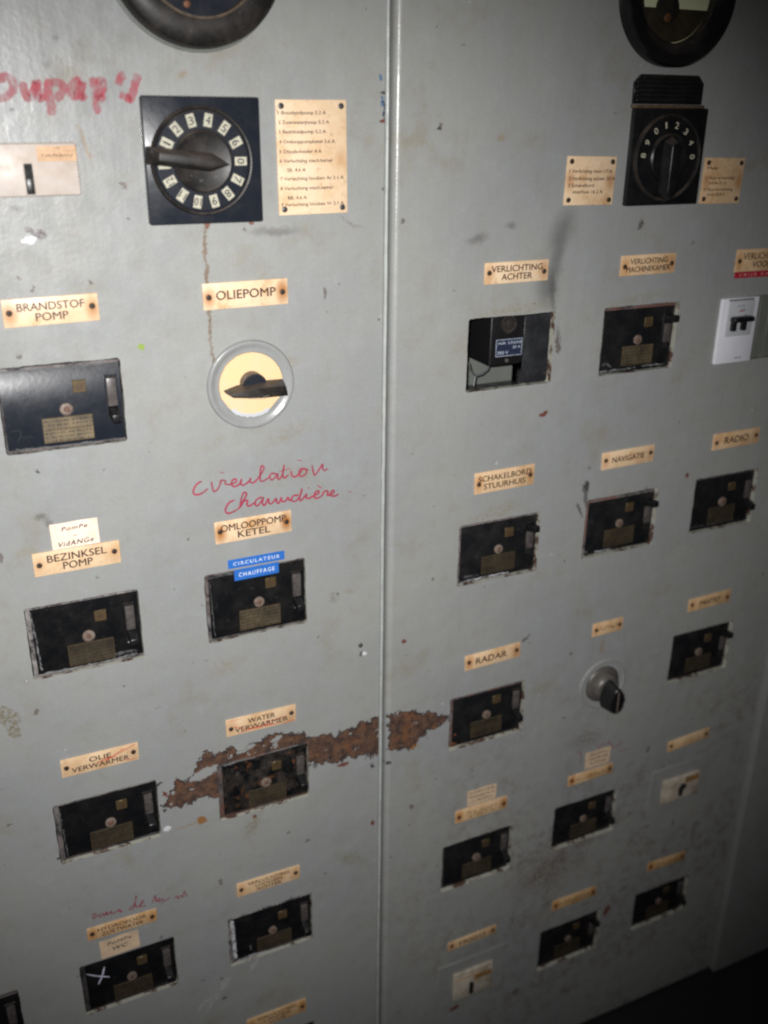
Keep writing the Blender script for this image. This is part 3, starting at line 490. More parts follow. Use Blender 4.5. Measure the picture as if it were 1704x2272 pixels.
# ---------------------------------------------------------------- mesh builder (u, v, n) -> (x, -n, z)
class MB:
    def __init__(self): self.bm = bmesh.new(); self.mi = 0; self.weight = 1.0
    def vert(self, u, v, n): return self.bm.verts.new((u, -n, v))
    def face(self, vs, smooth=False):
        f = self.bm.faces.new(vs); f.material_index = self.mi; f.smooth = smooth; return f
    def merge(self, b2):
        me = bpy.data.meshes.new('tmp'); b2.to_mesh(me); b2.free(); n0 = len(self.bm.faces); self.bm.from_mesh(me); bpy.data.meshes.remove(me)
    def prism(self, poly, n0, n1, bevel=0.0, seg=2, top=None, rim_index=None):
        """outline (counter-clockwise in u,v) from n0 to n1; top: another outline for the n1 end"""
        b = bmesh.new(); tp = top or poly
        lo = [b.verts.new((u, -n0, v)) for u, v in poly]; hi = [b.verts.new((u, -n1, v)) for u, v in tp]
        k = len(poly); ft = b.faces.new(hi); b.faces.new(lo[::-1])
        for i in range(k): b.faces.new((lo[i], lo[(i + 1) % k], hi[(i + 1) % k], hi[i]))
        if bevel:
            es = list(ft.edges) + [e for e in b.edges if (e.verts[0] in lo) != (e.verts[1] in lo)]
            if rim_index is not None: es = list(ft.edges)
            for f in b.faces: f.material_index = self.mi
            r = bmesh.ops.bevel(b, geom=es, offset=bevel, segments=seg, profile=0.5 if seg > 1 else 0.5, affect='EDGES')
            if rim_index is not None:
                for f in r['faces']: f.material_index = rim_index
            if seg > 1:
                for f in r['faces']: f.smooth = True
        else:
            for f in b.faces: f.material_index = self.mi
        bmesh.ops.recalc_face_normals(b, faces=b.faces)
        self.merge(b)
    def box(self, u0, u1, v0, v1, n0, n1, bevel=0.0, seg=2, rim_index=None):
        self.prism([(u0, v0), (u1, v0), (u1, v1), (u0, v1)], n0, n1, bevel, seg, None, rim_index)
    def lathe(self, cu, cv, prof, seg=64, cap=True, jitter=0.0):
        rings = []
        for r, n in prof:
            if r < 1e-6: rings.append([self.vert(cu, cv, n)])
            else: rings.append([self.vert(cu + r * math.cos(2 * math.pi * i / seg), cv + r * math.sin(2 * math.pi * i / seg), n) for i in range(seg)])
        for a, b in zip(rings, rings[1:]):
            for i in range(seg):
                j = (i + 1) % seg
                if len(b) == 1: self.face((a[i], a[j], b[0]), True)
                elif len(a) == 1: self.face((a[0], b[j], b[i]), True)
                else: self.face((a[i], a[j], b[j], b[i]), True)
    def ribbon(self, pts, w, n, smooth=4, step=0.0, taper=True):
        P = [Vector(p) for p in pts]
        if len(P) > 2 and smooth > 1:
            Q = [2 * P[0] - P[1]] + P + [2 * P[-1] - P[-2]]; out = []
            for i in range(1, len(Q) - 2):
                for k in range(smooth):
                    t = k / smooth; a, b, c, d = Q[i - 1], Q[i], Q[i + 1], Q[i + 2]
                    out.append(0.5 * ((2 * b) + (c - a) * t + (2 * a - 5 * b + 4 * c - d) * t * t + (3 * b - a - 3 * c + d) * t ** 3))
            P = out + [P[-1]]
        prev = None
        for i, p in enumerate(P):
            d = (P[min(i + 1, len(P) - 1)] - P[max(i - 1, 0)])
            if d.length < 1e-9: d = Vector((1, 0))
            d.normalize(); nn = Vector((-d.y, d.x))
            ww = w * (0.5 if taper and i in (0, len(P) - 1) else 1.0) * (0.82 + 0.3 * random.random()) * 0.5
            a = self.vert(p.x + nn.x * ww, p.y + nn.y * ww, n + step * i); b = self.vert(p.x - nn.x * ww, p.y - nn.y * ww, n + step * i)
            if prev: self.face((prev[1], b, a, prev[0]))
            prev = (a, b)
    def tube(self, pts, r, seg=8):
        P = [Vector((u, -n, v)) for u, v, n in pts]; prev = None
        for i, p in enumerate(P):
            d = (P[min(i + 1, len(P) - 1)] - P[max(i - 1, 0)]).normalized(); q = d.to_track_quat('Z', 'Y')
            ring = [self.bm.verts.new(p + q @ Vector((r * math.cos(2 * math.pi * k / seg), r * math.sin(2 * math.pi * k / seg), 0))) for k in range(seg)]
            if prev:
                for k in range(seg): self.face((prev[k], prev[(k + 1) % seg], ring[(k + 1) % seg], ring[k]), True)
            prev = ring
    def text(self, s, cu, cv, width=None, height=None, n=0.0, rot=0.0, shear=0.0, spacing=1.0):
        vs, fs = text_mesh(s, shear, spacing)
        if not vs: return
        xs = [p[0] for p in vs]; ys = [p[1] for p in vs]; x0, x1, y0, y1 = min(xs), max(xs), min(ys), max(ys)
        sx = width / max(1e-6, x1 - x0) if width else None; cap = 0.70
        sy = height / cap if height else sx
        if sx is None: sx = sy
        yc = cap / 2; c, s_ = math.cos(rot), math.sin(rot)
        for k, (ex, ey) in enumerate(((0, 0), (1, 0.35), (-1, -0.35), (0.3, 1))):      # stroke weight: four copies a hair apart
            V = []; ew = 0.020 * self.weight * sy
            for x, y in vs:
                a, b = (x - (x0 + x1) / 2) * sx + ex * ew, (y - yc) * sy + ey * ew
                V.append(self.vert(cu + a * c - b * s_, cv + a * s_ + b * c, n + k * 0.00001))
            for f in fs:
                try: self.face([V[i] for i in f])
                except ValueError: pass
    def build(self, name, mats, parent=None, loc=(0, 0, 0), rot=0.0):
        me = bpy.data.meshes.new(name); self.bm.to_mesh(me); self.bm.free()
        for m in (mats if isinstance(mats, (list, tuple)) else [mats]): me.materials.append(MT[m] if isinstance(m, str) else m)
        if len(me.polygons) > 1: me.set_sharp_from_angle(angle=math.radians(38))
        o = bpy.data.objects.new(name, me); COL.objects.link(o); o.location = loc
        if rot: o.rotation_euler = (0, -rot, 0)
        if parent: o.parent = parent
        return o

_tc = {}
def text_mesh(s, shear, spacing):
    k = (s, shear, spacing)
    if k not in _tc:
        c = bpy.data.curves.new('t', 'FONT'); c.body = s; c.size = 1.0; c.shear = shear; c.space_character = spacing;  c.resolution_u = 3; c.fill_mode = 'FRONT'
        o = bpy.data.objects.new('t', c); COL.objects.link(o)
        dg = bpy.context.evaluated_depsgraph_get(); me = bpy.data.meshes.new_from_object(o.evaluated_get(dg))
        _tc[k] = ([(v.co.x, v.co.y) for v in me.vertices], [tuple(p.vertices) for p in me.polygons])
        bpy.data.objects.remove(o); bpy.data.curves.remove(c); bpy.data.meshes.remove(me)
    return _tc[k]

def W(u, v, n=0.0): return (u, -n, v + H)
def thing(name, label, cat, loc, rot=0.0, group=None):
    o = bpy.data.objects.new(name, None); COL.objects.link(o); o.location = loc; o.empty_display_size = 0.02
    if rot: o.rotation_euler = (0, -rot, 0)
    o['label'] = label; o['category'] = cat
    if group: o['group'] = group
    return o
def tag(o, label, cat, group=None):
    o['label'] = label; o['category'] = cat
    if group: o['group'] = group
    return o
def copy_tree(o, parent=None):
    c = o.copy(); COL.objects.link(c)
    if parent: c.parent = parent; c.matrix_parent_inverse = o.matrix_parent_inverse.copy()
    for ch in list(o.children): copy_tree(ch, c)
    return c

# ---------------------------------------------------------------- floor and cabinet
b = MB(); b.bm.verts.ensure_lookup_table()
vs = [b.bm.verts.new(p) for p in ((-6, -6, 0), (6, -6, 0), (6, 3, 0), (-6, 3, 0))]; b.face(vs)
fo = b.build('floor', 'floor'); fo['kind'] = 'structure'

CW, CH = 0.1245, 0.0895        # the cut-outs in the doors
CUT = {}
for k, r in T['cut'].items():
    CUT[k] = (r[0], r[1], 0.5 * r[2] + 0.5 * CW, 0.4 * r[3] + 0.6 * CH)
CUT['D'] = (1.0362, -1.3245, 0.122, 0.084)
CUT['bottom'] = (0.302, -1.330, CW, CH)
CUT['corner'] = (-0.0945, -1.0755, CW, CH)
CUT['voor'] = (1.0385, -0.2755, 0.1262, 0.0905)
UL, UR, UE = 0.4685, 0.4795, 1.1905

def door(name, u0, u1, v0, v1, holes, mat, parent, left_round=0.0, right_round=0.0):
    T_ = -0.0095
    mb = MB(); verts2 = []; edges = []; polys = []
    def loop(pts):
        i0 = len(verts2); verts2.extend(Vector(p) for p in pts); k = len(pts)
        edges.extend((i0 + i, i0 + (i + 1) % k) for i in range(k)); return list(range(i0, i0 + k))
    lr, rr = u0 + left_round, u1 - right_round
    outer = loop([(lr, v0), (rr, v0), (rr, v1), (lr, v1)])
    hl = []
    for (cu, cv, w, h) in holes:
        pts = []; c = [(cu - w / 2, cv - h / 2), (cu + w / 2, cv - h / 2), (cu + w / 2, cv + h / 2), (cu - w / 2, cv + h / 2)]
        for i in range(4):
            a, d = Vector(c[i]), Vector(c[(i + 1) % 4]); t = (d - a); L = t.length; t /= L; nn = Vector((-t.y, t.x)); k = int(L / 0.004)
            off = 0.0
            for j in range(k):
                off = 0.6 * off + random.uniform(-0.00035, 0.00035)
                s = 0.0022 + (L - 0.0044) * j / (k - 1)
                pts.append(tuple(a + t * s + nn * (off + (random.uniform(0.0002, 0.0009) if random.random() < 0.06 else 0))))
        hl.append(loop(pts)); polys.append((cu, cv, w, h))
    vo, eo, fo_, *_ = geometry.delaunay_2d_cdt(verts2, edges, [], 0, 1e-7)
    VV = [mb.vert(p.x, p.y + H, 0.0) for p in vo]
    for f in fo_:
        c = sum((vo[i] for i in f), Vector((0, 0))) / len(f)
        if any(abs(c.x - cu) < w / 2 - 0.0003 and abs(c.y - cv) < h / 2 - 0.0003 for cu, cv, w, h in polys): continue
        mb.face([VV[i] for i in f])
    for lp in hl:                     # the thickness of the sheet round each cut-out
        A = [mb.vert(verts2[i].x, verts2[i].y + H, 0.0) for i in lp]; B_ = [mb.vert(verts2[i].x, verts2[i].y + H, T_) for i in lp]; k = len(lp)
        mb.mi = 1
        for i in range(k): mb.face((A[i], A[(i + 1) % k], B_[(i + 1) % k], B_[i]))
        mb.mi = 0
    def edge(ue, r, sgn):            # folded edge: quarter round then a return into the cabinet
        prev = None; prof = []
        if r:
            for i in range(7):
                a = i / 6 * math.pi / 2; prof.append((ue - sgn * (r - r * math.sin(a)), -(r - r * math.cos(a))))
        else: prof.append((ue, 0.0))
        prof.append((ue, -0.03))
        for (u, n) in prof:
            cur = (mb.vert(u, v0 + H, n), mb.vert(u, v1 + H, n))
            if prev: mb.face((prev[0], cur[0], cur[1], prev[1]) if sgn > 0 else (prev[1], cur[1], cur[0], prev[0]), True)
            prev = cur
    edge(u0, left_round, -1); edge(u1, right_round, 1)
    bmesh.ops.recalc_face_normals(mb.bm, faces=mb.bm.faces)
    if mb.bm.faces and sum(f.normal.y for f in mb.bm.faces if len(f.verts) == 3) > 0:
        bmesh.ops.reverse_faces(mb.bm, faces=mb.bm.faces)
    return mb.build(name, [mat, 'cut_edge'], parent)

cabinet = thing('switchboard_cabinet', 'tall grey painted steel switchboard with two doors, chipped paint and a band of rust', 'electrical cabinet', (0, 0, 0))
VB, VT = -1.555, 0.62
door_a = door('door', -0.42, UL, VB, VT, [CUT[k] for k in ('brand', 'bez', 'oml', 'oliev', 'waterv', 'hyd', 'loads', 'bottom', 'corner')], 'door_a', cabinet, 0, 0.0012)
door_a['label'] = 'wide grey door with red handwriting and two columns of breakers'
door_b = door('door', UR, UE, VB, VT, [CUT[k] for k in ('achter', 'mach', 'voor', 'schak', 'nav', 'radio', 'radar', 'pantry', 'A', 'B', 'C', 'D')], 'door_b', cabinet, 0.0075, 0.001)
door_b['label'] = 'grey door with rounded edge and three columns of breakers'
b = MB()
pr = [(0.0024 * math.cos(a * math.pi / 8), 0.0004 + 0.0030 * math.sin(a * math.pi / 8)) for a in range(9)]
NS = 150; wob = 0.0; rows = []
for k in range(NS + 1):
    wob = 0.75 * wob + random.uniform(-0.00022, 0.00022); dent = random.uniform(0.0, 0.0006) if random.random() < 0.10 else 0.0
    z_ = VB + H + (VT - VB) * k / NS
    rows.append([b.vert(0.4708 + du + wob, z_, n - 0.0004 - dent) for du, n in pr])
for a_, c_ in zip(rows, rows[1:]):
    for q in range(len(pr) - 1): b.face((a_[q], a_[q + 1], c_[q + 1], c_[q]), True)
b.box(0.4688, 0.4728, VB + H, VT + H, -0.03, -0.0002)
b.build('sealing_strip', 'paint_bead', cabinet)
b = MB(); b.box(0.462, 0.486, VB + H, VT + H, -0.05, -0.0135); b.build('centre_post', 'inner', cabinet)
b = MB()
b.box(-0.42, UE + 0.9, VB + H, VT + H, -0.40, -0.385)
b.box(-0.42, UE + 0.9, VT + H + 0.001, VT + H + 0.03, -0.40, 0.0)
b.build('back_panel', 'inner', cabinet)
b = MB(); b.box(UE + 0.0032, UE + 1.3, 0.006, VT + H, -0.38, 0.0135, 0.002); b.build('side_panel', 'paint', cabinet)
b = MB(); b.box(-0.42, UE, 0.0, VB + H - 0.001, -0.36, -0.012); b.build('plinth', 'paint_dark', cabinet)

# handwriting and scratches on the paint: children of the doors
def writing(name, strokes, w, mat, parent, label, base=0.00035, dz=H):
    b = MB()
    for i, s in enumerate(strokes): b.ribbon([(u, v + dz) for u, v in s], w, base + 0.00004 * i, 5, 2.2e-6)
    o = b.build(name, mat, parent); o['label'] = label; return o
writing('handwriting', T['hw_circulation'], 0.0022, 'marker', door_a, 'red marker word circulation')
writing('handwriting', T['hw_chaudiere'], 0.0024, 'marker', door_a, 'red marker word chaudiere')
writing('handwriting', T['hw_eau'], 0.0022, 'marker_dark', door_a, 'red marker words eau de mer')
writing('handwriting', T['hw_oup'], 0.0078, 'marker_faded', door_a, 'faded broad red marker word')
writing('handwriting', T['hw_redscr'], 0.0016, 'marker_dark', door_b, 'faint red scribble')
b = MB(); b.lathe(0.4405 - 0.0, -0.6435 + H, [(0.0032, 0.0), (0.0030, 0.0012), (0.0018, 0.0020), (0.0, 0.0021)], 20); b.build('rivet', 'screw_steel', door_a)

# ---------------------------------------------------------------- label plates
def screw(parent, u, v, n, r=0.0030, mat='screw'):
    b = MB(); b.lathe(0, 0, [(r, 0.0), (r * 0.95, 0.0006), (r * 0.6, 0.0011), (0, 0.0013)], 20)
    b.mi = 1; b.box(-r * 0.9, r * 0.9, -r * 0.16, r * 0.16, 0.0008, 0.00135)
    a = random.uniform(0, 3.1)
    b.build('screw', [mat, 'void'], parent, (u, -n, v), a)
def scratch_text(b, w, h, cu, cv, n, count):
    for i in range(count):
        u = cu - w / 2 + w * (i + 0.5) / count
        b.ribbon([(u - w * .3 / count, cv - h / 2 * random.uniform(.4, 1)), (u + random.uniform(-.4, .4) * w / count, cv + h / 2 * random.uniform(-.2, 1)), (u + w * .35 / count, cv - h / 2 * random.uniform(-.4, 1))], 0.0011, n + i * 1e-5, 2)
PLATE_T = 0.0018
GP = 'engraved cream name plates on the doors'
def plate(key, lines, label, rust=0.5, age=0.2, inkm='ink', sx=None, wh=None, scr=None, four=False, name='label_plate', group=GP, cat='label plate', dn=0.0):
    u, v, w, h, an = T['rect'][key]
    if wh: w, h = wh
    t = thing(name, label, cat, W(u, v, dn), an, group)
    b = MB(); r = 0.0012
    b.box(-w / 2, w / 2, -h / 2, h / 2, 0.0002, PLATE_T, 0.0006, 2)
    p = b.build('plate', 'label', t)
    sxx = sx if sx else w / 2 - 0.0062
    p['sx'] = float(sxx); p['rust'] = float(rust); p['age'] = float(age)
    b = MB()
    for ln in lines:
        s, cy, wf, cf = ln[:4]; cx = ln[4] if len(ln) > 4 else 0.0
        if s is None: scratch_text(b, wf * w, cf * h, cx * w, cy * h, PLATE_T + 0.00025, int(cy * 0 + wf * 14))
        else: b.text(s, cx * w, cy * h, wf * w, cf * h, PLATE_T + 0.00025, random.uniform(-0.004, 0.004))
    if lines: b.build('lettering', inkm, t)
    if four:
        for su in (-1, 1):
            for sv in (-1, 1): screw(t, su * (w / 2 - 0.006), sv * (h / 2 - 0.006), PLATE_T, 0.0031, four)
    else:
        for su in (-1, 1): screw(t, su * sxx, random.uniform(-0.0015, 0.0015), PLATE_T, 0.0031)
    return t
L2 = lambda a, wa, b, wb, c=0.29: [(a, 0.19, wa, c), (b, -0.19, wb, c)]
plate('brandstof', L2('BRANDSTOF', .70, 'POMP', .34), 'cream plate reading BRANDSTOF POMP above the leftmost breaker', 0.75, 0.05)
plate('oliepomp', [('OLIEPOMP', 0.03, .70, .34)], 'cream plate reading OLIEPOMP above the round cream switch', 0.9, 0.05)
plate('bezinksel', L2('BEZINKSEL', .68, 'POMP', .34, .31), 'cream plate reading BEZINKSEL POMP under a pinkish paper note', 0.35, 0.22)
plate('omloop', L2('OMLOOPPOMP', .85, 'KETEL', .42, .31), 'cream plate reading OMLOOPPOMP KETEL under red handwriting', 1.0, 0.18)
pl_olie = plate('olieverw', L2('OLIE', .28, 'VERWARMER', .74, .27), 'cream plate reading OLIE VERWARMER crossed by red pen', 0.3, 0.28)
pl_water = plate('waterverw', L2('WATER', .39, 'VERWARMER', .76, .28), 'cream plate reading WATER VERWARMER scribbled red above the rust band', 0.4, 0.30)
plate('hydrofoor', L2('HYDROFOOR', .70, 'ZOETWATER', .60, .28), 'worn orange plate reading HYDROFOOR ZOETWATER', 0.8, 0.55, 'ink_faint')
plate('loodsen', [('VERLUCHTING', .28, .66, .22), ('LOODSEN', 0, .42, .22), ('ACHTER', -.28, .40, .22)], 'cream plate with three lines reading VERLUCHTING LOODSEN ACHTER', 0.45, 0.40)
plate('bottom', [('VERLUCHTING', .28, .66, .22), ('LOODSEN', 0, .42, .22), ('VOOR', -.28, .28, .22)], 'stained orange plate cut by the bottom edge of the photo', 0.8, 0.7, 'ink_faint')
plate('achter', L2('VERLICHTING', .80, 'ACHTER', .48), 'cream plate reading VERLICHTING ACHTER over the open hole', 0.55, 0.12)
plate('machine', L2('VERLICHTING', .68, 'MACHINEKAMER', .80, .27), 'cream plate reading VERLICHTING MACHINEKAMER', 0.6, 0.35)
plate('voor', L2('VERLICHTING', .74, 'VOOR', .36), 'dark cream plate reading VERLICHTING VOOR above a red tape strip', 0.6, 0.5, 'ink_faint')
plate('schakel', L2('SCHAKELBORD', .88, 'STUURHUIS', .70, .27), 'orange cream plate reading SCHAKELBORD STUURHUIS', 0.7, 0.38)
plate('navigatie', [('NAVIGATIE', 0, .62, .33)], 'cream plate reading NAVIGATIE', 0.5, 0.18)
plate('radio', [('RADIO', 0.02, .52, .42)], 'cream plate reading RADIO', 0.5, 0.42)
plate('radar', [('RADAR', 0.0, .56, .42, -.03)], 'cream plate reading RADAR with a brown right end', 0.8, 0.35)
plate('knobplate', [(None, 0.0, .6, .4)], 'small short plate with worn away letters above the black knob', 0.5, 0.5, 'ink_faint')
plate('pantry', [('PANTRY', 0.0, .50, .40)], 'orange cream plate reading PANTRY', 0.5, 0.6)
plate('blank', [(None, 0.05, .12, .35)], 'nearly blank tan plate above the small dirty switch', 0.45, 0.5, 'ink_faint')
plate('smudge_r', [(None, -.05, .7, .5)], 'smeared orange plate half under a paper note on the right', 0.9, 0.6, 'ink_faint')
plate('smudge_l', [(None, .1, .6, .4), (None, -.2, .5, .4)], 'smeared yellow plate with blackened middle under a paper note', 0.9, 0.55)
plate('frigo', [('FRIGO', 0.0, .55, .45)], 'yellowed plate reading FRIGO above the white switch', 0.6, 0.5)
plate('redplate', [(None, 0.0, .72, .4)], 'reddish brown plate with scratched letters in the bottom row', 0.9, 0.85)
plate('lastplate', [(None, 0.0, .6, .4)], 'dark orange plate, lowest one at the right side', 0.9, 0.9)
g2 = 'large list plates beside the dial switches'
def list_plate(key, rows, label, cap, lead=0.07, age=0.1, four='screw_steel', rust=0.3):
    u, v, w, h, an = T['rect'][key]
    t = plate(key, [], label, rust, age, four=four, name='list_plate', group=g2, cat='list plate')
    b = MB()
    for s, y in rows:
        ind = 0.10 if s.startswith(' ') else 0.0
        s = s.strip(); vs, _ = text_mesh(s, 0, 1.0); xs = [p[0] for p in vs]; ww = (max(xs) - min(xs)) * cap / 0.70 * 1.16
        b.text(s, -w / 2 + w * (lead + ind) + ww / 2, (0.5 - y) * h, ww, cap, PLATE_T + 0.00025)
    b.build('lettering', 'ink', t)
list_plate('list_l', [('1 Brandstofpomp 5.2 A', .11), ('2 Zoetwaterpomp 5.2 A', .19), ('3 Bezinkselpomp 5.2 A', .27), ('4 Omlooppompketel 2.6 A', .355), ('5 Olieafscheider 4 A', .44),
    ('6 Verluchting mach.kamer', .52), (' SB. 4.6 A', .60), ('7 Verluchting loodsen Ar 2.1 A', .675), ('8 Verluchting mach.kamer', .76), (' BB. 4.6 A', .845), ('9 Verluchting loodsen Vr 2.1 A', .905)],
    'tall cream list plate with eleven lines of text right of the big dial', 0.0034, 0.03, 0.03)
list_plate('list_m', [('1 Verlichting voor-17 A', .30), ('2 Verlichting achter 20 A', .45), ('3 Schakelbord', .59), (' stuurhuis 16.2 A', .72)], 'square cream list plate left of the narrow dial', 0.0040, 0.05, 0.12, 'screw', 0.6)
list_plate('list_r', [('4 Radar', .22), ('5 Vloer-verwarming', .43), (' achter-21 A', .54), ('6 Vloer-verwarming', .68), (' voor-20.8 A', .79)], 'square tan list plate right of the narrow dial', 0.0036, 0.06, 0.4, 'screw', 0.6)

# red pen over two of the plates
def to_plate(t, strokes, mat):
    c, s = math.cos(-t.rotation_euler[1]), math.sin(-t.rotation_euler[1]); u0, v0 = t.location.x, t.location.z - H
    b = MB()
    for i, st in enumerate(strokes):
        b.ribbon([((u - u0) * c + (v - v0) * s, -(u - u0) * s + (v - v0) * c) for u, v in st], 0.0011, PLATE_T + 0.0005 + i * 4e-5, 4, 2e-6)
    b.build('pen_scribble', mat, t)
to_plate(pl_olie, T['scr_olie'], 'scribble'); to_plate(pl_water, T['scr_water'], 'scribble')

# notes and tapes
gn = 'handwritten paper notes stuck by the plates'
def note(key, rows, label, mat='paper', inkm='ink_black', dn=0.0, extra=0.0):
    u, v, w, h, an = T['rect'][key]
    t = thing('paper_note', label, 'note', W(u, v, dn), an, gn)
    b = MB(); N = 8
    grid = [[b.vert(-w / 2 + w * i / N, -h / 2 + (h) * j / N, 0.0006 + 0.0006 * math.sin(i * 1.1 + j * .7) * (j / N) + 0.0006) for i in range(N + 1)] for j in range(N + 1)]
    for j in range(N):
        for i in range(N): b.face((grid[j][i], grid[j][i + 1], grid[j + 1][i + 1], grid[j + 1][i]), True)
    b.build('paper', mat, t)
    b = MB()
    for s, cy, wf, cf in rows:
        if s is None: scratch_text(b, wf * w, cf * h, 0, cy * h, 0.0022, int(wf * 13))
        else: b.text(s, 0.0, cy * h, wf * w, cf * h, 0.0022, 0.02, 0.25, 1.15)
    b.build('handwriting', inkm, t)
note('note_vid', [('PomPe', .28, .55, .16), ('~', -.02, .1, .16), ('VidANGe', -.30, .74, .19)], 'pinkish white note reading Pompe Vidange tucked behind a plate')
note('note_wc', [('PoMPe', .26, .62, .15), ('WC', -.08, .38, .19)], 'tan paper note reading Pompe WC above the breaker with a white cross', 'paper_old')
note('note_r', [(None, .32, .8, .14), (None, .05, .8, .14), (None, -.2, .7, .14)], 'small lined note among faint red scribble', 'paper_old', dn=0.0022)
note('note_l', [(None, .34, .85, .14), (None, .08, .85, .14), (None, -.2, .75, .14)], 'small note of three written lines over the smeared yellow plate', 'paper_old', dn=0.0022)
gt = 'blue embossed tapes'
def tape(key, s, label, mat, inkm, wf, cf, dn=0.0, group=gt, cx=0.0):
    u, v, w, h, an = T['rect'][key]
    t = thing('label_tape', label, 'label tape', W(u, v, dn), an, group)
    b = MB(); b.box(-w / 2, w / 2, -h / 2, h / 2, 0.0003, 0.0009, 0.0002, 1); b.build('tape', mat, t)
    b = MB(); b.text(s, cx * w, 0, wf * w, cf * h, 0.0011, 0.0, 0.0, 1.35); b.build('lettering', inkm, t)
tape('blue1', 'CIRCULATEUR', 'blue tape reading CIRCULATEUR across the top edge of a breaker', 'blue', 'white_ink', .82, .38, 0.0008)
tape('blue2', 'CHAUFFAGE', 'blue tape reading CHAUFFAGE, the shorter lower one', 'blue', 'white_ink', .80, .36, 0.0018)
tape('redtape', 'VRIJE KRING', 'red tape strip with pale letters under the VOOR plate', 'red_tape', 'pink_ink', .85, .45, 0.0, None)

# ---------------------------------------------------------------- circuit breakers
GB = 'black circuit breakers set in the door openings'
PU, PV = 0.0, 0.0
def uv(U, V, w, h): return ((U - 0.5) * w, (0.5 - V) * h)
_names = {}
def breaker(key, label, nf, state, face='bake', rim='rim', logo=False, slider=True, rimw=0.0055, rims=(1, .15, 1, .4), brass='brass', smears_glints=()):
    cu, cv, w, h = CUT[key]; w -= 0.0022; h -= 0.0022
    t = thing('circuit_breaker', label, 'circuit breaker', W(cu, cv), 0, GB)
    b = MB(); l_, r_, b_, t_ = [q * rimw for q in rims]; nb = nf - 0.55 * rimw
    q0 = [(-w / 2, -h / 2), (w / 2, -h / 2), (w / 2, h / 2), (-w / 2, h / 2)]; q1 = [(-w / 2 + l_, -h / 2 + b_), (w / 2 - r_, -h / 2 + b_), (w / 2 - r_, h / 2 - t_), (-w / 2 + l_, h / 2 - t_)]
    A = [b.vert(*p, -0.055) for p in q0]; B_ = [b.vert(*p, nb) for p in q0]; C_ = [b.vert(*p, nf) for p in q1]
    b.face(C_); b.face(A[::-1])
    for i in range(4):
        j = (i + 1) % 4; b.mi = 0; b.face((A[i], A[j], B_[j], B_[i])); b.mi = 1; b.face((B_[i], B_[j], C_[j], C_[i]))
    b.mi = 0; b.build('body', [face, rim], t)
    # brass rating plate, badge, button
    pw, ph = 0.42 * w, 0.30 * h; pu, pv = uv(0.525 + random.uniform(-.01, .01), 0.765, w, h)
    b = MB(); b.box(-pw / 2, pw / 2, -ph / 2, ph / 2, 0, 0.0008, 0.0002, 1)
    o = b.build('rating_plate', brass, t, (pu, -nf - 0.0001, pv))
    b = MB(); e = 0.0006
    for (x0, x1, y0, y1) in ((-pw / 2, pw / 2, ph / 2 - e, ph / 2), (-pw / 2, pw / 2, -ph / 2, -ph / 2 + e), (-pw / 2, -pw / 2 + e, -ph / 2 + e, ph / 2 - e), (pw / 2 - e, pw / 2, -ph / 2 + e, ph / 2 - e), (-pw / 2 + 0.002, pw / 2 - 0.002, -0.0004, 0.0002)):
        b.box(x0, x1, y0, y1, 0.0009, 0.0011)
    b.build('plate_border', 'brass_edge', o)
    bu, bv = uv(0.645, 0.27, w, h); s = 0.0066
    b = MB(); b.box(-s, s, -s, s, 0, 0.0014, 0.0004, 1); b.box(-s * .55, s * .55, 0.1 * s, 0.7 * s, 0.0014, 0.0016); o = b.build('current_badge', 'brass_edge', t, (bu, -nf - 0.0001, bv))
    b = MB(); b.text('25' if random.random() < .5 else '10', 0, -.001, None, 0.005, 0.0018); b.build('numeral', 'ink', o)
    ru, rv = uv(0.52, 0.53, w, h)
    q = random.uniform(0.9, 1.12); b = MB(); b.lathe(0, 0, [(0.0066 * q, 0), (0.0064 * q, 0.0016), (0.0048 * q, 0.0024), (0.0028, 0.0022)], 24); o = b.build('trip_button', 'rivet', t, (ru, -nf, rv))
    b = MB(); b.lathe(0, 0, [(0.0029, 0.0021), (0.0022, 0.0029), (0, 0.0031)], 16); b.build('button_core', 'rivet_core', o)
    # toggle in its slot
    su0, sv0 = uv(0.855, 0.17, w, h); su1, sv1 = uv(0.965, 0.72, w, h); f = 0.0012
    b = MB()
    b.box(su0, su0 + f, sv1, sv0, nf, nf + 0.0012); b.box(su1 - f, su1, sv1, sv0, nf, nf + 0.0012); b.box(su0 + f, su1 - f, sv0 - f, sv0, nf, nf + 0.0014); b.box(su0 + f, su1 - f, sv1, sv1 + f, nf, nf + 0.0014)
    b.mi = 1; b.box(su0 + f, su1 - f, sv1 + f, sv0 - f, nf + 0.00005, nf + 0.0003)
    b.build('toggle_slot', [face, 'void'], t)
    mid = (su0 + su1) / 2; hw = (su1 - su0) / 2 - f - 0.0004
    vt = sv0 - 0.0068 if state == 'up' else sv1 + 0.0095
    b = MB()
    if state == 'up': b.box(mid - hw, mid + hw, sv1 + 0.010, vt - 0.006, nf + 0.0003, nf + 0.004, 0.001)
    else: b.box(mid - hw, mid + hw, vt + 0.006, sv0 - 0.003, nf + 0.0003, nf + 0.004, 0.001)
    b.build('slider', 'slider', t)
    b = MB(); dr = -0.004 if state == 'down' else 0.003; tl = 0.0185
    b.prism([(mid - hw, vt - .0058), (mid + hw, vt - .0058), (mid + hw, vt + .0058), (mid - hw, vt + .0058)], nf + 0.0002, nf + tl, 0.0012, 2,
            [(mid - hw * .85, vt + dr - .0045), (mid + hw * .85, vt + dr - .0045), (mid + hw * .85, vt + dr + .0045), (mid - hw * .85, vt + dr + .0045)])
    b.build('toggle', 'black', t)
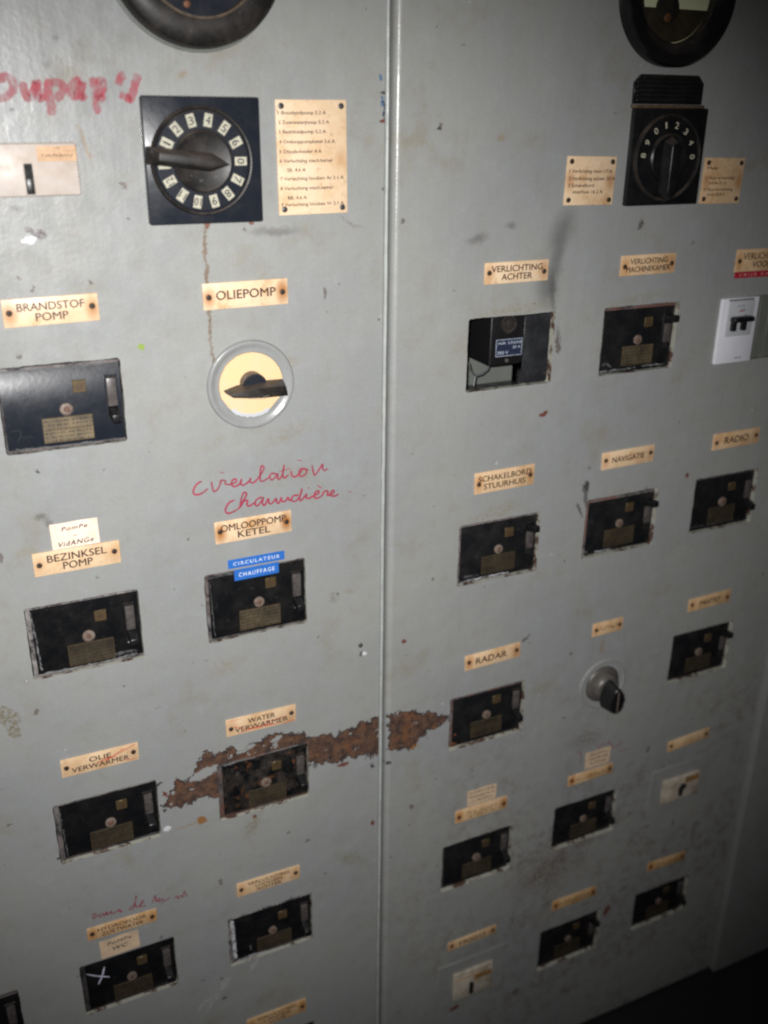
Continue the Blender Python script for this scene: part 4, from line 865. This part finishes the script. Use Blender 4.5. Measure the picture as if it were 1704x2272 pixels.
    for pts, wd, mm in smears_glints:
        P = []
        for (Ua, Va), (Ub, Vb) in zip(pts, pts[1:]):
            for k in range(14): P.append((Ua + (Ub - Ua) * k / 14 + random.uniform(-.005, .005), Va + (Vb - Va) * k / 14 + random.uniform(-.008, .008)))
        b = MB(); b.ribbon([uv(U, V, w, h) for U, V in P], wd, nf + 0.0004, 1); b.build('paint_smear_glint', mm, t)
    if logo:
        b = MB(); lu, lv = uv(0.14, 0.83, w, h)
        b.ribbon([(lu - .011, lv + .009), (lu - .001, lv + .0085), (lu - .006, lv - .0045)], 0.0007, nf + 0.0002, 3)
        b.ribbon([(lu - .004, lv), (lu - .001, lv + .003), (lu + .001, lv), (lu + .003, lv + .003), (lu + .005, lv), (lu + .007, lv + .003), (lu + .009, lv), (lu + .011, lv + .002)], 0.0005, nf + 0.0003, 3)
        b.build('maker_script', 'plate_grey', t)
    return t
LA, LB = 0.0012, -0.0062
RR = (.9, .06, .06, .8)
breaker('brand', 'big blue black breaker under the BRANDSTOF plate at the left edge', LA, 'down', 'bake_blue', 'rim', True, rimw=0.003, rims=(.5, .3, 1.2, .8), brass='brass_bright', smears_glints=[([(.02, .03), (.45, .05), (.97, .02)], .0022, 'smear_grey'), ([(.05, .95), (.5, .97), (.95, .955)], .0016, 'smear_grey')])
breaker('bez', 'black breaker with pale grey rim below the BEZINKSEL plate', -0.001, 'down', 'bake', 'rim_light', False, rimw=0.0045, brass='brass_dim', smears_glints=[([(.04, .03), (.06, .5), (.07, .93)], .0020, 'smear_pale'), ([(.08, .95), (.6, .955), (.97, .93)], .0024, 'smear_pale'), ([(.66, .90), (.8, .88), (.95, .89)], .0040, 'smear_grey'), ([(.87, .735), (.97, .725)], .0016, 'smear_glint_white')])  # last white stroke is a painted highlight below the toggle
breaker('oml', 'black breaker with blue tapes over its top edge', -0.001, 'down', 'bake', 'rim', False, rimw=0.0035, brass='brass', smears_glints=[([(.04, .1), (.05, .5), (.06, .95)], .0014, 'smear_grey'), ([(.03, .04), (.3, .03)], .002, 'smear_grey'), ([(.88, .735), (.98, .725)], .0014, 'smear_glint_white')])  # last white stroke paints in the toggle's highlight line
breaker('oliev', 'black breaker left of the rust band under OLIE VERWARMER', -0.002, 'down', 'bake_clean', 'rim', False, brass='brass_dim', smears_glints=[([(.05, .05), (.06, .5), (.07, .95)], .0016, 'smear_grey'), ([(.75, .95), (.97, .94)], .002, 'smear_grey')])
breaker('waterv', 'rust flecked breaker in the middle of the rust band', -0.001, 'down', 'bake_rust', 'rim_rust', False, brass='brass_dim', smears_glints=[([(.06, .03), (.25, .02), (.42, .03)], .0020, 'smear_pale'), ([(.3, .96), (.65, .94)], .0012, 'smear_pale')])
br_h = breaker('hyd', 'black breaker with a white scratched cross on its face', -0.002, 'down', 'bake_clean', 'rim_dark', False, brass='brass_dim')
breaker('loads', 'black breaker with white paint along its left and lower rim', -0.001, 'down', 'bake', 'rim_light', False, rimw=0.0065, brass='brass_dim', smears_glints=[([(.045, .05), (.05, .5), (.06, .92)], .0048, 'smear_glint_white'), ([(.08, .95), (.25, .93), (.45, .93)], .0042, 'smear_glint_white'), ([(.45, .94), (.9, .96)], .0018, 'smear_pale'), ([(.24, .68), (.25, .84)], .0022, 'smear_pale')])
breaker('bottom', 'black breaker whose top corner shows at the bottom edge', -0.002, 'down', 'bake', 'rim_dark', False, brass='brass_dim')
breaker('corner', 'black breaker peeking in at the lower left corner', 0.003, 'down', 'bake_clean', 'rim_dark', False, rimw=0.003, brass='brass_dim')
breaker('mach', 'black breaker with rusty top edge under MACHINEKAMER, toggle up', LB, 'up', 'bake_clean', 'rim_rust', False, rims=RR, brass='brass', smears_glints=[([(.04, .97), (.3, .97), (.55, .96)], .0024, 'smear_pale'), ([(.06, .88), (.12, .84), (.2, .93)], .0026, 'smear_grey'), ([(.62, .95), (.97, .96)], .0018, 'smear_pale')])
breaker('schak', 'black breaker below STUURHUIS, toggle up at its right edge', LB, 'up', 'bake', 'rim', False, rims=RR, brass='brass_dim', smears_glints=[([(.05, .98), (.4, .97), (.7, .975)], .0018, 'smear_glint_white'), ([(.1, .9), (.3, .92)], .003, 'smear_grey')])
breaker('nav', 'breaker with rusty left and top rim below NAVIGATIE', LB, 'up', 'bake', 'rim_rust', False, rimw=0.0085, rims=RR, brass='brass_dim', smears_glints=[([(.2, .97), (.45, .97)], .0018, 'smear_glint_white'), ([(.03, .9), (.1, .95)], .003, 'smear_pale')])
breaker('radio', 'black breaker below the RADIO plate at the right edge', LB, 'down', 'bake_clean', 'rim_dark', False, rims=RR, brass='brass_dim', smears_glints=[([(.05, .92), (.3, .93), (.8, .93)], .0014, 'smear_grey')])
breaker('radar', 'black breaker with dusty brown rim right of the rust band', LB, 'down', 'bake_clean', 'rim_rust', False, rimw=0.008, rims=RR, brass='brass_dim', smears_glints=[([(.05, .78), (.12, .76)], .004, 'smear_rust'), ([(.03, .93), (.14, .95)], .005, 'smear_rust')])
breaker('pantry', 'black breaker below the PANTRY plate', LB, 'up', 'bake', 'rim', False, rims=RR, brass='brass_dim')
breaker('A', 'black breaker below the smeared yellow plate', LB, 'down', 'bake_clean', 'rim_dark', False, rims=RR, brass='brass_dim')
breaker('B', 'black breaker below the note with red scribble', LB, 'down', 'bake', 'rim_dark', False, rims=RR, brass='brass_dim')
breaker('C', 'black breaker below the reddish brown plate, toggle up', LB, 'up', 'bake', 'rim_dark', False, rims=RR, brass='brass_dim')
breaker('D', 'black breaker lowest at the right, near the floor', LB, 'down', 'bake', 'rim_dark', False, rims=RR, brass='brass_dim')
b = MB()
for i, s in enumerate(T['x_mark']): b.ribbon([(u - CUT['hyd'][0], v - CUT['hyd'][1]) for u, v in s], 0.0021, -0.0012 + i * 5e-5, 4)
o = b.build('painted_cross', ink('white_paint_stroke', (0.6, 0.6, 0.75), 0.6, 0.5), br_h)

# ---------------------------------------------------------------- open hole with the relay
cu, cv, w, h = CUT['achter']
rl = thing('relay_unit', 'black relay box with a small nameplate inside the open hole', 'relay', W(0.655, -0.262, -0.025))
b = MB(); r = 0.006
x0, x1, y0, y1 = -0.0265, 0.0235, -0.0355, 0.034
poly = [(x0, y0 + .002)] + [(x0 + .002, y0)] + [(x1 - r + r * math.sin(a), y0 + r - r * math.cos(a)) for a in (0, .5, 1.0, math.pi / 2)] + [(x1, y1), (x0, y1)]
b.prism(poly, -0.075, 0.0, 0.0022, 3); b.build('casing', 'black', rl)
b = MB(); b.box(-0.0185, 0.0205, -0.0235, -0.0015, 0.0002, 0.0010, 0.0003, 1); o = b.build('nameplate', 'nameplate_blue', rl)
b = MB(); e = .0007
for q in ((-.0183, .0203, -.0024, -.0017), (-.0183, .0203, -.0233, -.0226), (-.0183, -.0176, -.0225, -.0025), (.0196, .0203, -.0225, -.0025)): b.box(*q, 0.0011, 0.0013)
b.text('380 V', -.008, -.0185, .016, .0038, .0014); b.text('NR 50250', .002, -.0065, .034, .0030, .0014); b.text('20 A', .012, -.0125, .012, .0034, .0014)
b.build('lettering', 'silver_ink', o)
b = MB(); b.lathe(-0.0005, 0.0165, [(0.0115, 0.0002), (0.0112, 0.0016), (0.0085, 0.0018), (0.0082, 0.0006), (0.0055, 0.0006), (0.0052, 0.0030), (0.004, 0.0034), (0, 0.0034)], 32); b.build('adjusting_knob', 'bake_brown', rl)
b = MB(); b.lathe(-0.001, -0.0292, [(0.0026, 0), (0.0024, 0.0012), (0, 0.0016)], 16); b.build('screw', 'hub', rl)
gp = thing('cover_plate', 'scuffed dark grey metal plate beside the relay in the open hole', 'metal plate', W(0.704, -0.276, -0.032))
b = MB(); b.box(-0.0215, 0.022, -0.053, 0.055, -0.001, 0.0, 0.0004, 1); b.build('plate', 'plate_grey', gp)
b = MB(); b.lathe(0.015, -0.040, [(0.002, 0), (0.0016, 0.0012), (0, 0.0014)], 12); b.build('screw', 'screw', gp)
bd = thing('backing_board', 'pale grey board behind the relay in the open hole', 'board', W(0.64, -0.29, -0.085))
b = MB(); b.box(-0.075, 0.062, -0.052, 0.09, -0.004, 0.0); b.build('board', 'inner_light', bd)
b = MB(); b.box(-0.075, 0.062, -0.062, -0.0465, 0.0005, 0.045, 0.001, 1); b.build('ledge', 'plate_grey', bd)
wr = thing('wire_loop', 'grey wires looping below the relay in the open hole', 'wire', W(T['wire' ][0][0] if False else 0.612, -0.305, -0.03))
b = MB(); ww = [(u - .612, v + .305, 0.0) for u, v in T['pts']['wire']]
b.tube(ww, 0.0011); b.build('wire', 'wire', wr)
b = MB(); b.tube([(u - .612, v + .305, 0.001 * i) for i, (u, v) in enumerate(T['pts']['wire2'])] , 0.0012); b.build('wire', 'wire', wr)

# ---------------------------------------------------------------- dial switches
def digit_tiles(t, digits, rad, size, n, mat_tile, inkm):
    for a, s in digits:
        a = math.radians(a); u, v = rad * math.cos(a), rad * math.sin(a); rot = a - math.pi / 2
        tw, th = size; c, s_ = math.cos(rot), math.sin(rot); b = MB()
        if mat_tile:
            b.prism([(u + x * c - y * s_, v + x * s_ + y * c) for x, y in ((-tw / 2, -th / 2), (tw / 2, -th / 2), (tw / 2, th / 2), (-tw / 2, th / 2))], n, n + 0.0003)
            o = b.build('number_tile', mat_tile, t); b = MB(); b.weight = 0.35
            b.text(s, u, v, tw * (.22 if s == '1' else 0.62 if len(s) == 1 else .8), th * 0.62, n + 0.0005, rot); b.build('numeral', inkm, o)
        else:
            b.text(s, u, v, tw * (.4 if s == '1' else .9), th * .9, n + 0.0004, rot); b.build('numeral', inkm, t)
cu, cv = 0.2655, -0.0478
dl = thing('rotary_dial_switch', 'large square black dial switch numbered in white tiles, pointer at zero', 'dial switch', W(cu, cv))
pu, pv, pw, ph, pa = T['rect']['dialL']
b = MB(); b.box(pu - cu - pw / 2, pu - cu + pw / 2, pv - cv - ph / 2, pv - cv + ph / 2, 0.0, 0.0075, 0.0022, 2); b.build('base_plate', 'bake_blue', dl)
b = MB(); b.lathe(0, 0, [(0.0515, 0.0070), (0.0512, 0.0105), (0.0500, 0.0125), (0.0485, 0.0120), (0.0478, 0.0105)], 72); b.build('bezel_ring', 'bake_brown', dl)
b = MB(); b.lathe(0, 0, [(0.0479, 0.0076), (0.0476, 0.0098), (0.0462, 0.0110), (0.0300, 0.0116), (0.0298, 0.0116)], 72); b.build('number_ring', 'bake_blue', dl)
b = MB(); b.lathe(0, 0, [(0.0299, 0.0100), (0.0294, 0.0135), (0.0275, 0.0150), (0.0200, 0.0125), (0.0, 0.0115)], 72); b.build('hub', 'bake_brown', dl)
digit_tiles(dl, [(0, '0'), (27, '6'), (53, '5'), (79, '4'), (104.5, '3'), (129.5, '2'), (154, '1'), (183.5, '1'), (208, '12'), (234, '11'), (258.5, '10'), (284, '9'), (308, '8'), (333, '7')], 0.0385, (0.0080, 0.0122), 0.0113, 'tile', 'ink_black')
b = MB()
tip, tail, hw = 0.0285, -0.0565, 0.0088
base = [(tail, -hw * .95), (0.008, -hw), (tip, 0.0), (0.008, hw), (tail, hw * .95)]
topo = [(tail + .010, -hw * .48), (0.006, -hw * .52), (tip - .006, 0.0), (0.006, hw * .52), (tail + .010, hw * .48)]
an = math.radians(-6.5); c, s = math.cos(an), math.sin(an)
rotp = lambda P: [(x * c - y * s, x * s + y * c) for x, y in P]
b.prism(rotp(base), 0.0118, 0.0265, 0.0011, 2, rotp(topo)); b.build('pointer_handle', 'bake_brown', dl)

cu, cv = 0.8445, -0.0495
dr = thing('rotary_dial_switch', 'narrow looking square black dial switch in shadow, pointer down', 'dial switch', W(cu, cv))
pu, pv, pw, ph, pa = T['rect']['dialR']
b = MB(); b.box(pu - cu - pw / 2, pu - cu + pw / 2, pv - cv - ph / 2, pv - cv + ph / 2, 0.0, 0.0075, 0.0016, 2); b.build('base_plate', 'bake_clean', dr)
b = MB(); b.lathe(0, 0.0, [(0.0500, 0.0085), (0.0498, 0.0130), (0.0486, 0.0150), (0.0465, 0.0140), (0.0460, 0.0115)], 72); b.build('bezel_ring', 'bake_brown', dr)
b = MB(); b.lathe(0, 0.0, [(0.0461, 0.0100), (0.0455, 0.0118), (0.0285, 0.0122), (0.0284, 0.0122)], 72); b.build('number_ring', 'bake_clean', dr)
b = MB(); b.lathe(0, 0.0, [(0.0285, 0.0110), (0.0280, 0.0150), (0.0260, 0.0165), (0.0150, 0.0140), (0.0, 0.0135)], 64); b.build('hub', 'bake', dr)
digit_tiles(dr, [(175, '8'), (152, '9'), (126, '0'), (102, '1'), (77, '2'), (52, '3'), (28, '4'), (2, '0')], 0.0380, (0.0056, 0.0080), 0.0121, None, 'pale_digit')
b = MB()
base = [(-0.0105, 0.020), (-0.0105, -0.040), (0.0, -0.052), (0.0105, -0.040), (0.0105, 0.020), (0.0, 0.027)][::1]
topo = [(-0.0062, 0.014), (-0.0062, -0.040), (0.0, -0.046), (0.0062, -0.040), (0.0062, 0.014), (0.0, 0.019)]
b.prism(base, 0.0138, 0.0270, 0.0010, 2, topo); b.build('pointer_handle', 'bake_clean', dr)
pu, pv, pw, ph, pa = T['rect']['vent']
vn = thing('ribbed_block', 'black ribbed block between the right gauge and its dial', 'vent', W(pu, pv))
b = MB(); c_ = 0.009
b.prism([(-pw / 2, -ph / 2), (pw / 2, -ph / 2), (pw / 2, ph / 2 - c_), (pw / 2 - c_, ph / 2), (-pw / 2 + c_, ph / 2), (-pw / 2, ph / 2 - c_)], 0.0, 0.0030, 0.0008, 1); b.build('block', 'bake_clean', vn)
b = MB()
for i in range(6):
    y = -ph / 2 + 0.004 + i * (ph - 0.008) / 5; e = 0.004 if i < 5 else 0.012
    b.box(-pw / 2 + e, pw / 2 - e, y - .0013, y + .0013, 0.0031, 0.0040, 0.0004, 1)
o = b.build('ribs', 'bake', vn)
b = MB(); b.box(-pw / 2 - .001, pw / 2 + .001, -ph / 2 - 0.0045, -ph / 2 - 0.0005, 0.0, 0.0075, 0.0008, 1); b.build('lower_ledge', 'wear', vn)

# ---------------------------------------------------------------- round gauges at the top
gu, gv, gr = T['gaugeL']; gr = 0.0835; gv = gv + 0.0038
gl = thing('round_gauge', 'big round black gauge with brown worn bezel, cut by the top edge on the left', 'gauge', W(gu, gv))
b = MB(); b.lathe(0, 0, [(gr, 0.0), (gr, 0.004), (gr - 0.0012, 0.0165), (gr - 0.004, 0.0195), (0.062, 0.0225), (0.0585, 0.0215)], 96); b.build('bezel', 'bake_brown', gl)
b = MB(); b.lathe(0, 0, [(0.0592, 0.0212), (0.0588, 0.0232), (0.0568, 0.0232), (0.0562, 0.0140)], 96); b.build('inner_ring', 'wear', gl)
b = MB(); b.lathe(0, 0, [(0.0568, 0.0135), (0.0, 0.0135)], 64); b.build('face', 'bake_blue', gl)
b = MB(); b.lathe(-0.012, -0.0465, [(0.0035, 0.0136), (0.003, 0.0150), (0, 0.0155)], 16); b.build('screw', 'copper', gl)
b = MB(); b.lathe(0, 0, [(gr + 0.0028, 0.0), (gr + 0.0024, 0.0018), (gr - 0.001, 0.0022)], 96); b.build('gasket', 'inner_light', gl)

gu, gv, gr = 0.8365, 0.1300, 0.0790
g2_ = thing('round_gauge', 'round black gauge with a pale cream scale, cut by the top edge', 'gauge', W(gu, gv))
b = MB(); b.lathe(0, 0, [(gr, 0.0), (gr, 0.015), (gr - 0.0025, 0.0185), (gr - 0.006, 0.0190), (0.0560, 0.0120), (0.0540, 0.0100)], 96); b.build('bezel', 'bake_clean', g2_)
b = MB(); b.lathe(0, 0, [(0.0548, 0.0100), (0.0544, 0.0118), (0.0533, 0.0118), (0.0528, 0.0010)], 96); b.build('inner_ring', 'bake_brown', g2_)
b = MB(); b.lathe(0, 0, [(0.0530, 0.0012), (0.0, 0.0012)], 64); b.build('dial_face', 'face', g2_)
b = MB(); m_ = 0.0165; pts = [(0.052 * math.cos(a), 0.052 * math.sin(a)) for a in [math.pi + math.asin(m_ / 0.052) + (math.pi - 2 * math.asin(m_ / 0.052)) * i / 24 for i in range(25)]]
b.prism(pts, 0.0013, 0.0022); b.build('lower_mask', 'face_dark', g2_)
b = MB(); b.lathe(-0.010, -0.0165, [(0.0165, 0.0023), (0.0160, 0.0045), (0.010, 0.0060), (0, 0.0062)], 40); b.build('movement_cover', 'bake_brown', g2_)
b = MB(); b.lathe(-0.010, -0.0265, [(0.0058, 0.0023), (0.0054, 0.0058), (0.003, 0.0072), (0, 0.0074)], 24); b.build('zero_screw', 'copper', g2_)
b = MB(); b.ribbon([(-0.010, -0.008), (-0.024, 0.020), (-0.031, 0.034)], 0.0012, 0.0064, 1); b.build('needle', 'black', g2_)
b = MB()
for i in range(21):
    a = math.radians(15 + 150 * i / 20); r0 = 0.040 if i % 5 else 0.036
    b.ribbon([(r0 * math.cos(a) - .004, r0 * math.sin(a) - .012), (0.045 * math.cos(a) - .004, 0.045 * math.sin(a) - .012)], 0.0008, 0.0016, 1)
b.build('scale_marks', 'ink_black', g2_)
b = MB(); b.lathe(0, 0, [(0.0532, 0.0086), (0.0, 0.0090)], 64); b.build('glass', 'glass', g2_)

# ---------------------------------------------------------------- round cream rotary switch
cu, cv = 0.3078, -0.2805
rs = thing('rotary_switch', 'round cream rotary switch with black pointer knob in a grey ring', 'rotary switch', W(cu, cv))
b = MB(); b.lathe(0, 0, [(0.0500, 0.0), (0.0498, 0.0016), (0.0486, 0.0036), (0.0470, 0.0042), (0.0450, 0.0036), (0.0425, 0.0018), (0.0395, 0.0010), (0.0372, 0.0012), (0.0368, 0.0003)], 96)
b.build('bezel_ring', simple('glossy_grey_ring', (0.262, 0.268, 0.266), 0.24, 0, 0.05, 80, 0.2), rs)
b = MB(); N = 72; ring = []
for i in range(N):
    a = 2 * math.pi * i / N; r = 0.0366 - (0.0012 * abs(math.sin(i * 1.7)) + random.uniform(0, .0011) if 40 < i < 66 else random.uniform(0, .0004)); ring.append((r * math.cos(a), r * math.sin(a)))
b.prism(ring, 0.0004, 0.0026, 0.0003, 1); b.build('cream_disc', 'cream', rs)
b = MB(); ww = []
for i in range(20):
    a = math.radians(228 + 75 * i / 19); ww.append(((0.0352 + random.uniform(-.0006, .0006)) * math.cos(a), (0.0345 + random.uniform(-.0006, .0006)) * math.sin(a)))
b.ribbon(ww, 0.0042, 0.0031, 1); b.build('paint_drip', 'white_grey', rs)
b = MB(); b.lathe(0, 0.0025, [(0.0135, 0.0027), (0.0135, 0.0150), (0.0125, 0.0162), (0, 0.0163)], 40); b.build('hub', 'bake_blue', rs)
b = MB()
base = [(0.034, -0.0095), (0.034, 0.0055), (0.006, 0.0060), (-0.019, 0.0036), (-0.0345, -0.0010), (-0.031, -0.0050), (-0.012, -0.0105), (0.006, -0.0115)]
topo = [(0.0325, -0.0080), (0.0300, 0.0030), (0.004, 0.0030), (-0.0185, 0.0010), (-0.0328, -0.0014), (-0.0295, -0.0040), (-0.012, -0.0062), (0.006, -0.0075)]
b.prism(base[::-1], 0.0100, 0.0290, 0.0011, 2, topo[::-1]); b.build('pointer_knob', 'bake_brown', rs)
b = MB()
b.ribbon([(-0.013, -0.0068), (0.006, -0.0084)], 0.0006, 0.0294, 1); 
for k in (0.004, 0.0065, 0.009): b.ribbon([(k, -0.0072), (k + .0022, -0.0058)], 0.0005, 0.0293, 1)
b.build('arrow_mark', 'tile', rs)

# ---------------------------------------------------------------- small knob switch
cu, cv = 0.8460, -0.8085
ks = thing('knob_switch', 'small round switch with dull metal hub and black pear shaped knob', 'knob switch', W(cu, cv))
b = MB(); b.lathe(0, 0, [(0.0425, 0.0), (0.0420, 0.0022), (0.0400, 0.0030), (0.0380, 0.0020), (0.0365, -0.014)], 72); b.build('ring', 'paint', ks)
b = MB(); b.lathe(0, 0, [(0.0310, -0.0138), (0.0305, 0.0010), (0.0285, 0.0035), (0.0225, 0.0050), (0.0205, 0.0140), (0.0175, 0.0165), (0, 0.0170)], 64); b.build('metal_hub', 'hub', ks)
b = MB(); b.lathe(0, 0, [(0.0367, -0.004), (0.0366, -0.0136), (0.0300, -0.0137)], 64); b.build('recess', 'void', ks)  # black colour stands in for the ring of shade round the hub
b = MB(); K = []
for i in range(24):
    a = 2 * math.pi * i / 24; x, y = math.cos(a), math.sin(a); K.append((0.0150 * x * (1 - 0.25 * y), 0.0250 * y - 0.009))
b.prism(K, 0.0165, 0.0405, 0.004, 4, [(x * .80, y * .85 - .001) for x, y in K]); b.build('pear_knob', 'black', ks)
b = MB(); b.box(-0.0010, 0.0010, -0.027, 0.0085, 0.0408, 0.0412); b.build('pointer_line', 'rivet', ks)

# ---------------------------------------------------------------- ivory isolator, white modern breaker, two small switches
u, v, w, h, an = T['rect']['iso']; 
iso = thing('isolator_switch', 'stained ivory switch cover with black slot at the left edge', 'switch', W(u - 0.010, v), 0.5 * an)
w2 = w + 0.020
b = MB(); b.box(-w2 / 2, w2 / 2, -h / 2, h / 2, 0.0, 0.0085, 0.0016, 2); b.build('cover', 'ivory', iso)
lu, lv, lw, lh, _ = T['rect']['iso_label']; du, dv = lu - (u - .010), lv - v
b = MB(); b.box(du - lw / 2, du + lw / 2, dv - lh / 2, dv + lh / 2, 0.0086, 0.0090); o = b.build('card_label', 'card', iso)
b = MB(); b.ribbon([(du - lw / 2, dv + lh * .18), (du + lw / 2, dv + lh * .18)], 0.0004, 0.0092, 1); b.ribbon([(du + .003, dv + lh * .18), (du + .003, dv - lh / 2)], 0.0004, 0.0093, 1)
b.text('TYPE', du, dv + lh * .34, .006, .0018, .0092); scratch_text(b, lw * .8, lh * .25, du, dv - lh * .12, .0093, 9); b.build('print', 'ink_faint', o)
su, sv, sw, sh, _ = T['rect']['iso_slot']
b = MB(); b.box(su - (u - .01) - sw / 2, su - (u - .01) + sw / 2, sv - v - sh / 2, sv - v + sh / 2, 0.0086, 0.0089); b.build('slot', 'void', iso)
b = MB(); b.box(su - (u - .01) - sw / 2 + .0006, su - (u - .01) + sw / 2 - .0006, sv - v - sh / 2 + .001, sv - v + 0.001, 0.0089, 0.0125, 0.0008); b.build('toggle', 'black', iso)

u, v, w, h, an = T['rect']['mcb']
mc = thing('modern_circuit_breaker', 'clean white modern breaker with black twin toggle under VERLICHTING VOOR', 'circuit breaker', W(u, v))
b = MB(); b.box(-w / 2, w / 2, -h / 2, h / 2, -0.02, 0.004, 0.0012, 2); b.build('cover_plate', 'white', mc)
mu, mv, mw, mh, _ = T['rect']['mcb_body']; du, dv = mu - u + 0.001, mv - v
b = MB(); b.box(du - mw / 2, du + mw / 2, dv - mh / 2, dv + mh / 2, 0.0041, 0.0062, 0.0012, 2); b.build('breaker_body', 'white_grey', mc)
b = MB(); b.box(du - mw / 2 + .001, du + mw / 2 - .001, dv + mh / 2 + .0005, dv + mh / 2 + .0022, 0.0041, 0.0045); b.build('painted_gap_shade', 'plate_grey', mc)  # solid dark strip painted as the shade above the breaker body
b = MB(); b.text('C16', du + .002, dv + mh * .26, .008, .0022, .0066); b.text('230 / 400', du - .002, dv + mh * .36, .013, .0018, .0066); b.text('x', du + .009, dv + mh * .10, .003, .003, .0066)
b.build('print', 'nameplate_blue', mc)
b = MB(); b.box(du - .004, du + .006, dv + mh * .20, dv + mh * .225, .0064, .0066); b.build('red_mark', 'red_tape', mc)
b = MB(); tu = du - 0.004; tv = dv - 0.0035
for k in (-1, 1): b.box(tu + k * 0.009 - .0035, tu + k * .009 + .0035, tv - .0125, tv + .004, 0.0063, 0.012, 0.001)
b.box(tu - 0.0180, tu + 0.0180, tv + .001, tv + .0080, 0.0105, 0.020, 0.0022, 3); b.build('toggle', 'black', mc)
b = MB(); b.text('tera', w * .12, -h * .42, .012, .0030, .0043); b.build('maker_name', 'nameplate_blue', mc)
gs = thing('blanking_strip', 'grey green blanking strip right of the white breaker', 'blanking strip', W(1.0725, -0.2755, -0.004))
b = MB(); b.box(-0.0285, 0.0285, -0.0445, 0.0445, -0.01, 0.0); 
for k in range(3): b.box(-.020 + .018 * k, -.014 + .018 * k, -0.044, 0.044, 0.0001, 0.0012, 0.0004, 1)
b.build('strip', 'strip', gs)

def small_switch(key, cover, label, brown, slot, group):
    u, v, w, h, an = T['rect'][key]; cu, cv, cw, ch = cover
    t = thing('small_switch', label, 'switch', W(u, v), 0, group)
    b = MB(); b.box(cu - u - cw / 2, cu - u + cw / 2, cv - v - ch / 2, cv - v + ch / 2, 0.0003, 0.0016, 0.0004, 1); b.build('blanking_cover', 'paint', t)
    b = MB(); b.box(-w / 2, w / 2, -h / 2, h / 2, 0.0018, 0.0062, 0.0016, 2); b.build('switch_body', 'ivory_dirty', t)
    for q, mm in brown:
        b = MB(); b.box(q[0] * w, q[1] * w, q[2] * h, q[3] * h, 0.0063, 0.0066); b.build('card_label', mm, t)
    b = MB(); b.prism([(x * w, y * h) for x, y in slot], 0.0063, 0.0090, 0.0006, 1); b.build('toggle', 'void', t)
gsw = 'small ivory switches on grey blanking covers'
small_switch('sw_r', T['rect']['sw_r_cover'][:4], 'dirty ivory switch with black key shaped lever below the nearly blank plate', [((.08, .46, .18, .42), 'card_brown')], [(-.06, -.30), (.02, -.30), (.03, -.02), (.12, .02), (.10, .16), (-.02, .18), (-.08, .0)], gsw)
small_switch('sw_f', (0.640, -1.322, 0.124, 0.090), 'ivory switch with brown label and black lever below FRIGO', [((-.46, .18, .26, .32), 'card'), ((.02, .46, .08, .26), 'card_brown')], [(-.10, -.38), (.0, -.38), (.0, .02), (-.10, .06)], gsw)
